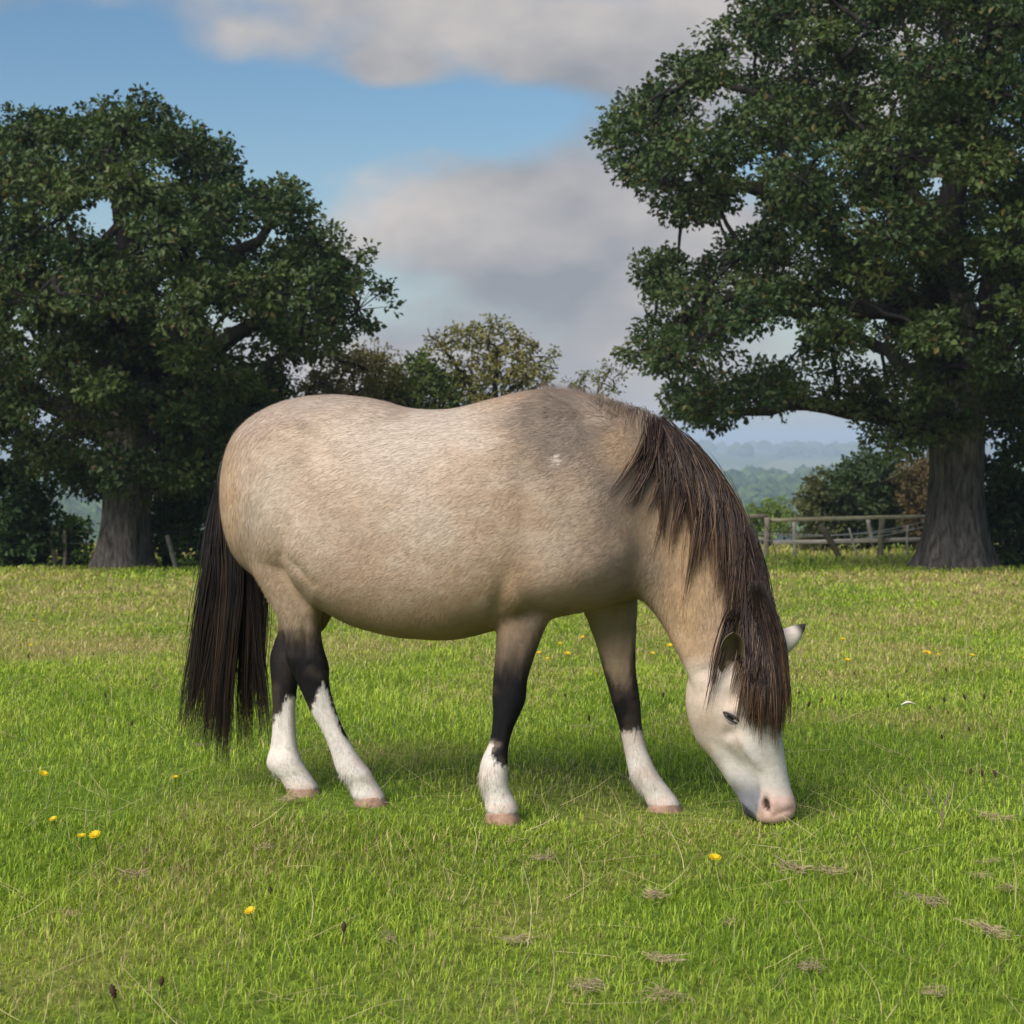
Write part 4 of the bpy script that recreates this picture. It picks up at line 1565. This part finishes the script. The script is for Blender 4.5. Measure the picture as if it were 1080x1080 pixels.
def build_fences():
    D = 36.0
    W, MOSS, PALEW = (.22, .19, .145), (.14, .13, .075), (.33, .30, .25)
    root = empty('rail_fence', gp(900, D), 'weathered two-rail wooden fence beside the spreading oak', 'fence')
    posts = [(640, 0, .10), (720, 0, .10), (808, .02, .12), (928, .05, .13), (984, .03, .14), (1079, 0, .12), (1150, 0, .12), (1240, 0, .12)]
    for k, (px, lean, w) in enumerate(posts):
        g = gp(px, D)
        timber('post', g - [0, 0, .15], g + [lean, 0, .98], w, w, MOSS if k in (3, 4) else W, root, 200 + k)
    xs = [600, 700, 808, 985, 1080, 1200, 1300]
    for k in range(len(xs) - 1):
        a, b = gp(xs[k] - 2, D + .10 + .012 * (k % 2)), gp(xs[k + 1] + 2, D + .10 + .012 * (k % 2))
        timber('rail', a + [0, 0, .92], b + [0, 0, 1.02], .07, .095, W if k != 2 else (.25, .23, .15), root, 230 + k)
        timber('rail', a + [0, 0, .42], b + [0, 0, .50], .07, .10, PALEW, root, 250 + k)
    back = gp(838, D + .5)
    timber('post', back - [0, 0, .1], back + [0, 0, .95], .09, .09, PALEW, root, 270)
    bw = gp(921, D + .4)
    timber('brace', bw + [0, 0, .4], bw + [-.12, 0, .95], .12, .09, PALEW, root, 271)
    # slack wires
    W_ = []
    for z0, z1, sag in ((.62, .95, .18), (.50, .85, .20), (.66, .80, .12)):
        a, b = gp(800, D - .25) + [0, 0, z0], gp(985, D - .25) + [0, 0, z1]
        t = np.linspace(0, 1, 14)[:, None]
        W_.append(a + (b - a) * t - np.array([0, 0, sag]) * (4 * t * (1 - t)))
    v, q, c = tubes(np.array(W_), np.full((3, 14), .008), 4, np.full((3, 14, 3), .28))
    link_obj('wire', mesh_np('wire', v, q, c), M_TIMBER, root)
    g = gp(892, D - 1.2)
    o = timber('leaning_post', g - [-.04, 0, .12], g + [-.55, 0, .82], .15, .13, (.085, .075, .05), None, 280)
    tag(o, 'dark broken post leaning left in front of the rail fence', 'post')
    for k, (px, h, lean) in enumerate(((908, .75, -.26), (957, .80, .0))):
        g = gp(px, D - .8)
        o = timber('fence_stake', g - [0, 0, .1], g + [lean, 0, h], .045, .045, (.30, .28, .24), None, 290 + k)
        tag(o, ('thin pale stake leaning beside the broken dark post' if k == 0 else 'thin upright pale stake between the fence post and the spreading oak'), 'stake')
    # old wire fence along the left hedge
    root = empty('wire_fence', gp(120, 27.9), 'old wire fence on thin posts along the dark hedge', 'fence')
    for k, (px, h, lean) in enumerate(((-60, .8, 0), (58, .75, -.05), (67, .70, .02), (250, .75, 0), (330, .75, 0))):
        g = gp(px, 27.9)
        timber('post', g - [0, 0, .1], g + [lean, 0, h], .07, .07, (.16, .14, .11), root, 300 + k)
    W_ = []
    for z in (.25, .45, .65):
        a, b = gp(-60, 27.95) + [0, 0, z], gp(330, 27.95) + [0, 0, z]
        t = np.linspace(0, 1, 20)[:, None]
        W_.append(a + (b - a) * t)
    v, q, c = tubes(np.array(W_), np.full((3, 20), .005), 4, np.full((3, 20, 3), .12))
    link_obj('wire', mesh_np('wire', v, q, c), M_TIMBER, root)
    g = gp(187, 27.2)
    o = timber('leaning_stake', g - [0, 0, .1], g + [-.17, 0, .60], .10, .08, (.17, .155, .13), None, 310)
    tag(o, 'short grey stake leaning beside the stout oak trunk', 'stake')


build_fences()

# ------------------------------------------------------------------ grass
def build_grass():
    rng = np.random.default_rng(7)
    V, T, Cc, off = [], [], [], 0

    def zone(y0, y1, dens, h0, h1, w0, w1, margin=.75, clump=.35):
        nonlocal off
        n = int(dens * (.318 * (y1 * y1 - y0 * y0) + 2 * margin * (y1 - y0)))
        # sample y proportionally to strip width
        yy = np.linspace(y0, y1, 400)
        cdf = np.cumsum(.318 * yy + margin)
        y = np.interp(rng.random(n) * cdf[-1], cdf, yy)
        x = rng.uniform(-1, 1, n) * (.318 * y + margin)
        # gather into little tussocks
        k = rng.random(n) < clump
        cell = .07 * np.maximum(1, y / 6)
        x = np.where(k, np.round(x / cell) * cell + rng.normal(size=n) * cell * .25 + .6 * cell * np.sin(np.round(y / cell) * 12.9), x)
        y = np.where(k, np.round(y / cell) * cell + rng.normal(size=n) * cell * .25 + .6 * cell * np.sin(np.round(x / cell) * 7.7), y)
        z = ground_z(x, y)
        dr = dryness(x, y)
        tall = .6 + .95 * vn3.fbm(x * 2.1 + 60, y * 1.6 + 60, 2)
        h = rng.uniform(h0, h1, n) * tall
        for fx_, fy_, _ in _feet:
            h = h * (1 - .32 * np.exp(-((x - fx_) ** 2 + (y - fy_ + .06) ** 2) / .13 ** 2))
        w = rng.uniform(w0, w1, n) * y / (.5 * (y0 + y1))
        h = h * (y / (.5 * (y0 + y1))) ** .4
        az = rng.uniform(0, 2 * np.pi, n)
        lean = rng.uniform(.15, 1.25, n)
        dx, dy = np.cos(az), np.sin(az)
        sx, sy = -dy, dx
        b = np.stack([x, y, z - .004], -1)
        m = b + np.stack([dx * lean * h * .3, dy * lean * h * .3, h * .6], -1)
        tp = b + np.stack([dx * lean * h * .95, dy * lean * h * .95, h * (1.08 - .3 * lean)], -1)
        sd = np.stack([sx * w / 2, sy * w / 2, 0 * w], -1)
        v = np.stack([b, m + sd, m - sd, tp], 1).reshape(-1, 3)
        kk = np.arange(n)[:, None] * 4
        t = np.concatenate([kk + [0, 1, 2], kk + [1, 3, 2]])
        # colour
        g1, g2, g3 = np.array([.235, .335, .034]), np.array([.43, .52, .07]), np.array([.13, .22, .04])
        f = vn2.fbm(x * 1.5 + 5, y * 1.2 + 8, 3)
        f = np.clip((f - .5) * 1.9 + .5 + rng.normal(size=n) * .28, 0, 1)[:, None]
        c = g1 * (1 - f) + g2 * f
        c = np.where((rng.random(n) < .15)[:, None], g3, c)
        straw = np.array([.47, .39, .17]) * rng.uniform(.7, 1.2, (n, 1))
        olive = np.array([.25, .26, .05])
        isd = (rng.random(n) < .03 + .62 * dr)[:, None]
        c = np.where(isd, straw, c * (1 - .5 * dr[:, None]) + olive * .5 * dr[:, None])
        c = c * rng.uniform(.75, 1.25, (n, 1))
        V.append(v)
        T.append(t + off)
        Cc.append(np.repeat(c, 4, axis=0))
        off += 4 * n
    zone(2.3, 4.6, 15500, .011, .040, .0018, .0036)
    zone(4.6, 9.0, 4900, .014, .046, .0030, .0056)
    zone(8.6, 12.5, 1750, .018, .056, .0046, .0088, margin=1.6)
    zone(12.0, 17.5, 620, .026, .072, .0080, .0150, margin=2.6)
    zone(17.0, 30.0, 150, .036, .092, .016, .032, margin=5)
    zone(30.0, 55.0, 50, .08, .22, .025, .06, margin=6)
    o = link_obj('pasture_grass', mesh_np('pasture_grass', np.concatenate(V), np.concatenate(T), np.concatenate(Cc), smooth=False), M_GRASS)
    tag(o, 'short green meadow grass mixed with yellowed blades', 'grass', kind='stuff')


build_grass()


def build_straw():
    rng = np.random.default_rng(8)
    paths, rads, cols = [], [], []
    K = 5
    t = np.linspace(0, 1, K)

    def add(x, y, ln, az, el, bend, r, col):
        z = float(ground_z(x, y))
        d = np.array([math.cos(az) * math.cos(el), math.sin(az) * math.cos(el), math.sin(el)])
        p = np.array([x, y, z]) + d * (t * ln)[:, None]
        p[:, 2] -= bend * ln * t ** 2
        p[:, 0] += .1 * bend * ln * np.sin(t * 4 + az)
        p[:, 2] = np.maximum(p[:, 2], z + .006)
        paths.append(p)
        rads.append(r * (1 - .7 * t))
        cols.append(np.broadcast_to(col, (K, 3)))
    for i in range(2600):
        y = 2.5 + 9.5 * rng.random() ** 1.2 if i < 1900 else rng.uniform(9, 22)
        x = rng.uniform(-1, 1) * (.318 * y + .6)
        up = rng.random() < .55
        add(x, y, rng.uniform(.06, .17) if up else rng.uniform(.07, .24), rng.uniform(0, 6.28), rng.uniform(.8, 1.5) if up else rng.uniform(.1, .7),
            rng.uniform(0, .35), rng.uniform(.0006, .0011) * max(1, y / 6), np.array([.50, .42, .22]) * rng.uniform(.65, 1.15))
    # the conspicuous stalks of the photograph: foot pixel, tip pixel
    for fx, fy, tx, ty in [(500, 905, 494, 862), (556, 1000, 551, 915), (540, 985, 535, 938), (603, 890, 640, 930), (612, 960, 606, 895), (575, 1070, 578, 985), (690, 945, 730, 905), (655, 1010, 585, 1025),
                           (920, 940, 903, 878), (933, 1078, 960, 1008), (930, 1075, 905, 1015), (870, 1012, 838, 950), (1068, 970, 1062, 885), (760, 940, 836, 925), (325, 985, 322, 922), (140, 930, 160, 868),
                           (106, 912, 108, 880), (205, 880, 262, 878), (250, 882, 302, 846), (0, 975, 52, 945), (545, 880, 590, 858), (655, 870, 640, 828), (590, 850, 645, 818), (722, 920, 697, 865), (985, 880, 1005, 825),
                           (188, 772, 206, 735), (430, 690, 424, 640), (445, 760, 450, 700), (385, 705, 375, 690), (1005, 745, 1010, 690), (935, 730, 925, 690), (855, 900, 790, 985)]:
        d0 = None
        for d in np.linspace(2.4, 20, 900):
            p = P(fx, fy, d)
            if p[2] <= float(ground_z(p[0], p[1])) + .003:
                d0 = d
                break
        if d0 is None:
            continue
        a, b = P(fx, fy, d0), P(tx, ty, d0 + rng.uniform(-.04, .04))
        g = float(ground_z(b[0], b[1]))
        b[2] = max(b[2], g + .02)
        p = a + (b - a) * t[:, None]
        p[:, 0] += .015 * np.sin(t * 3)
        paths.append(p)
        rads.append(.0013 * (1 - .6 * t))
        cols.append(np.broadcast_to(np.array([.58, .50, .26]), (K, 3)))
    v, q, c = tubes(np.array(paths), np.array(rads), 3, np.array(cols))
    o = link_obj('dry_stalks', mesh_np('dry_stalks', v, q, c), M_STRAW)
    tag(o, 'pale dry grass stalks scattered through the pasture', 'grass', kind='stuff')


build_straw()


def ground_hit(px, py):
    lo = 2.0
    for d in np.geomspace(2.2, 40, 1500):
        p = P(px, py, d)
        if p[2] <= float(ground_z(p[0], p[1])):
            return np.array([p[0], p[1], float(ground_z(p[0], p[1]))])
    return P(px, py, 30)


LANDMARKS = [(812, 880, 'close to the pony muzzle'), (992, 880, 'below the forked dead weed'), (530, 880, 'in front of the near fore hoof'), (700, 870, 'in front of the far fore hoof'),
             (350, 860, 'in front of the hind hooves'), (235, 790, 'under the tail tip'), (85, 880, 'beside the three yellow flowers'), (271, 960, 'beside the lone orange-yellow flower'),
             (748, 905, 'beside the single yellow flower by the muzzle'), (960, 755, 'beside the curled pale leaf'), (560, 1010, 'among the tall crossed dry stalks'), (940, 1040, 'beside the two long straws leaning together'),
             (1065, 930, 'beside the long bent straw'), (470, 700, 'under the pony belly'), (610, 740, 'between the fore legs'), (160, 1050, 'beside the cluster of dark seed heads in lush turf'),
             (120, 720, 'in the open turf behind the tail'), (900, 720, 'in the turf beside the far ear'), (1030, 740, 'in the turf scattered with dark seed heads')]


def build_flowers():
    rng = np.random.default_rng(12)
    m_pet = attr_mat('petal', rough=.5, translucent=.3)
    spots = [(63, 858), (86, 878), (106, 872), (185, 818), (271, 952), (38, 810), (30, 680), (33, 655), (568, 690), (577, 694), (590, 680), (594, 689), (612, 672), (685, 688), (705, 680), (748, 899), (1022, 692), (887, 676), (973, 688), (976, 690), (1078, 694), (985, 690), (891, 697)]
    proto = None
    for k, (px, py) in enumerate(spots):
        h = rng.uniform(.05, .09)
        g = ground_hit(px, py)
        d = g[1] - .02
        # stand where the head covers the pixel
        for _ in range(3):
            d = ground_hit(px, py + h * FPX / d)[1]
        g = P(px, py, d)
        g[2] = float(ground_z(g[0], g[1]))
        if proto is None:
            t = np.linspace(0, 1, 5)
            p = np.stack([.006 * t ** 2, 0 * t, .07 * t - .004], -1)
            v, q, c = tubes(p[None], np.full((1, 5), .0012), 5, np.broadcast_to([.10, .17, .03], (1, 5, 3)))
            stem = mesh_np('stem', v, q, c)
            V, T, C = [], [], []
            n = 22
            for j in range(n):
                a = j / n * 2 * np.pi + (j % 2) * .1
                L_ = .014 if j % 2 else .010
                r = np.array([math.cos(a), math.sin(a), .28 if j % 2 else .55])
                s = np.array([-math.sin(a), math.cos(a), 0])
                o = np.array([.006, 0, .066])
                V += [o, o + r * L_ * .8 + s * .0024, o + r * L_, o + r * L_ * .8 - s * .0024]
                T += [(4 * j, 4 * j + 1, 4 * j + 2), (4 * j, 4 * j + 2, 4 * j + 3)]
                C += [(.72, .50, .01)] * 4
            head = mesh_np('flower_head', np.array(V), np.array(T), np.array(C), smooth=False)
            stem.materials.append(M_GRASS)
            head.materials.append(m_pet)
            proto = (stem, head)
        near = py > 800
        lab = ('one of three yellow flowers growing together in lush turf' if px < 120 and py > 840 else
               'yellow flower under the tail tip' if px == 185 else 'lone orange-yellow flower in the lush turf' if px == 271 else 'single yellow flower beside the pony muzzle' if px == 748 else
               'yellow flower on its own in the turf behind the tail' if near else
               'tiny yellow flower between the pony fore legs' if 560 < px < 640 else 'tiny yellow flower framed by the far fore leg and neck' if 640 < px < 720 else
               'tiny yellow flower in the far grass behind the tail' if px < 100 else 'tiny yellow flower in the dry grass beside the far ear')
        root = bpy.data.objects.new('yellow_flower', None)
        COL.objects.link(root)
        root.location = g
        root.rotation_euler = (rng.uniform(.1, .5), rng.uniform(-.2, .2), rng.uniform(-.6, .6))
        s = h / .07 * (1.0 if near else 1.2)
        root.scale = (s, s, s)
        tag(root, lab, 'flower', 'yellow flowers in the near grass' if near else 'yellow flowers in the far grass')
        for nm, me in zip(('stem', 'flower_head'), proto):
            o = bpy.data.objects.new(nm, me)
            COL.objects.link(o)
            o.parent = root
    # brown seed heads
    spots = [(957, 706), (1000, 707), (903, 709), (883, 734), (863, 740), (938, 735), (982, 746), (1000, 752), (1022, 737), (996, 740), (1024, 769), (1068, 728), (1038, 737), (1021, 817), (1039, 820), (1052, 822), (995, 778),
             (842, 730), (850, 745), (885, 737), (166, 1048), (128, 1066), (362, 992), (285, 944), (315, 734), (295, 765), (345, 795), (100, 690), (30, 692), (600, 735), (622, 760), (645, 745), (700, 735), (115, 735), (136, 765)]
    n, seg = 9, 8
    tt = np.linspace(0, 1, n)
    C0 = np.stack([0 * tt, 0 * tt, .035 + .022 * tt], -1)
    rr = .0052 * np.sin(np.pi * np.clip(tt, .08, .95)) ** .6 * (1 + .25 * np.sin(tt * 28))
    v, q, c = tubes(C0[None], rr[None], seg, np.broadcast_to([.055, .028, .022], (1, n, 3)))
    headm = mesh_np('seed_head', v, q, c)
    v, q, c = tubes(np.stack([0 * tt, .004 * tt, .04 * tt - .004], -1)[None], np.full((1, n), .0011), 4, np.broadcast_to([.09, .07, .03], (1, n, 3)))
    stm = mesh_np('stem', v, q, c)
    headm.materials.append(M_STRAW)
    stm.materials.append(M_STRAW)
    for px, py in spots:
        g = ground_hit(px, py + 10)
        root = bpy.data.objects.new('seed_head_plant', None)
        COL.objects.link(root)
        root.location = g
        root.rotation_euler = (rng.uniform(-.3, .3), rng.uniform(-.3, .3), rng.uniform(0, 6))
        s = rng.uniform(.8, 1.25)
        root.scale = (s, s, s)
        near_what = LANDMARKS[int(np.argmin([math.hypot(px - a, (py - b) * 1.6) for a, b, _ in LANDMARKS]))][2]
        tag(root, 'small dark brown seed head ' + near_what, 'plant', 'brown seed heads in the grass')
        for nm, me in (('stem', stm), ('seed_head', headm)):
            o = bpy.data.objects.new(nm, me)
            COL.objects.link(o)
            o.parent = root
    # withered grass clumps
    protos = []
    for s in range(4):
        r2 = np.random.default_rng(60 + s)
        S, K = 75, 5
        t = np.linspace(0, 1, K)
        a = r2.uniform(0, 6.28, S)
        c0 = np.stack([r2.normal(size=S) * .017, r2.normal(size=S) * .012, r2.uniform(.012, .026, S)], -1)
        ln = r2.uniform(.015, .05, S)
        curl = r2.uniform(-3, 3, S)
        ang = a[:, None] + curl[:, None] * t[None]
        p = c0[:, None] + np.cumsum(np.stack([np.cos(ang), np.sin(ang) * .8, .35 * np.sin(ang * 2 + 1)], -1) * (ln / K)[:, None, None], 1)
        p[..., 2] = np.maximum(p[..., 2], .004)
        v, q, c = tubes(p, np.full((S, K), .0007), 3, np.broadcast_to((np.array([.50, .38, .24]) * r2.uniform(.45, 1.15, (S, 1)))[:, None], (S, K, 3)))
        me = mesh_np('dead_grass', v, q, c)
        me.materials.append(M_STRAW)
        protos.append(me)
    for k, (px, py) in enumerate([(278, 903), (322, 902), (178, 924), (140, 933), (70, 970), (690, 955), (700, 1022), (835, 926), (875, 930), (770, 980), (852, 1030), (1050, 870), (1040, 915), (1032, 930), (985, 958), (972, 955), (985, 1055), (1045, 995), (1062, 945), (545, 1000),
                                  (408, 995), (622, 1050), (575, 912), (610, 770), (305, 850), (210, 790), (505, 700), (700, 1060)]):
        g = ground_hit(px, py)
        o = bpy.data.objects.new('dead_grass_clump', protos[k % 4])
        COL.objects.link(o)
        o.location = g + np.array([0, 0, .008])
        s = rng.uniform(.55, 1.05)
        o.rotation_euler = (0, 0, rng.uniform(0, 6.28))
        o.scale = (s * rng.uniform(.7, 1.5), s * rng.uniform(.7, 1.2), s * rng.uniform(.6, 1.1))
        near_what = LANDMARKS[int(np.argmin([math.hypot(px - a, (py - b) * 1.6) for a, b, _ in LANDMARKS]))][2]
        tag(o, 'straw-coloured withered grass clump ' + near_what, 'dead grass', 'withered grass clumps')
    # dead forked twig and pale leaf by the pony's muzzle
    g = ground_hit(992, 880)
    up = lambda px, py: P(px, py, g[1])
    segs = [[up(992, 882), up(994, 862), up(997, 842)], [up(994, 862), up(984, 845), up(968, 815)], [up(997, 850), up(1001, 838), up(1004, 828)], [up(984, 845), up(980, 838), up(982, 828)]]
    v, q, c = tubes(np.array(segs), np.broadcast_to(np.array([.0024, .0019, .001]), (4, 3)), 5, np.broadcast_to([.20, .15, .11], (4, 3, 3)))
    o = link_obj('dead_weed', mesh_np('dead_weed', v, q, c), M_STRAW)
    tag(o, 'forked brown dead stem standing in the grass beside the muzzle', 'weed')
    g = ground_hit(958, 752)
    t = np.linspace(0, 1, 8)
    w = .010 * np.sin(np.pi * np.clip(t, .05, .97)) ** .7
    c0 = g + np.stack([(t - .5) * .065, 0 * t, .035 + .010 * np.sin(t * 3)], -1)
    V = np.concatenate([c0 + np.stack([0 * t, w, w * .6], -1), c0 - np.stack([0 * t, w, -w * .3], -1), c0 - np.stack([0 * t, 0 * t, .004 + 0 * t], -1)])
    i = np.arange(7)
    q = np.concatenate([np.stack([i, i + 1, i + 17, i + 16], -1), np.stack([i + 16, i + 17, i + 9, i + 8], -1)])
    o = link_obj('pale_leaf', mesh_np('pale_leaf', V, q, np.full((24, 3), .6) * np.array([1, .95, .82])), M_STRAW)
    tag(o, 'curled whitish dead leaf lying on the grass', 'leaf')


build_flowers()

# ------------------------------------------------------------------ haze
def build_haze():
    x0, x1, y0, y1, z0, z1 = -10200, 10200, -10200, 10200, -170, 22
    v = np.array([(x, y, z) for z in (z0, z1) for y in (y0, y1) for x in (x0, x1)], float)
    q = np.array([(0, 2, 3, 1), (4, 5, 7, 6), (0, 1, 5, 4), (2, 6, 7, 3), (0, 4, 6, 2), (1, 3, 7, 5)])
    m, nt, N, L = mat_new('air')
    out = N('ShaderNodeOutputMaterial')
    pvn = N('ShaderNodeVolumePrincipled')
    pvn.inputs['Color'].default_value = (.68, .83, 1.0, 1)
    pvn.inputs['Density'].default_value = 4.4e-4
    L(pvn.outputs[0], out.inputs['Volume'])
    o = link_obj('haze', mesh_np('haze', v, q, smooth=False), m)
    tag(o, 'thin blue haze hanging over the valley', 'haze', kind='stuff')


build_haze()
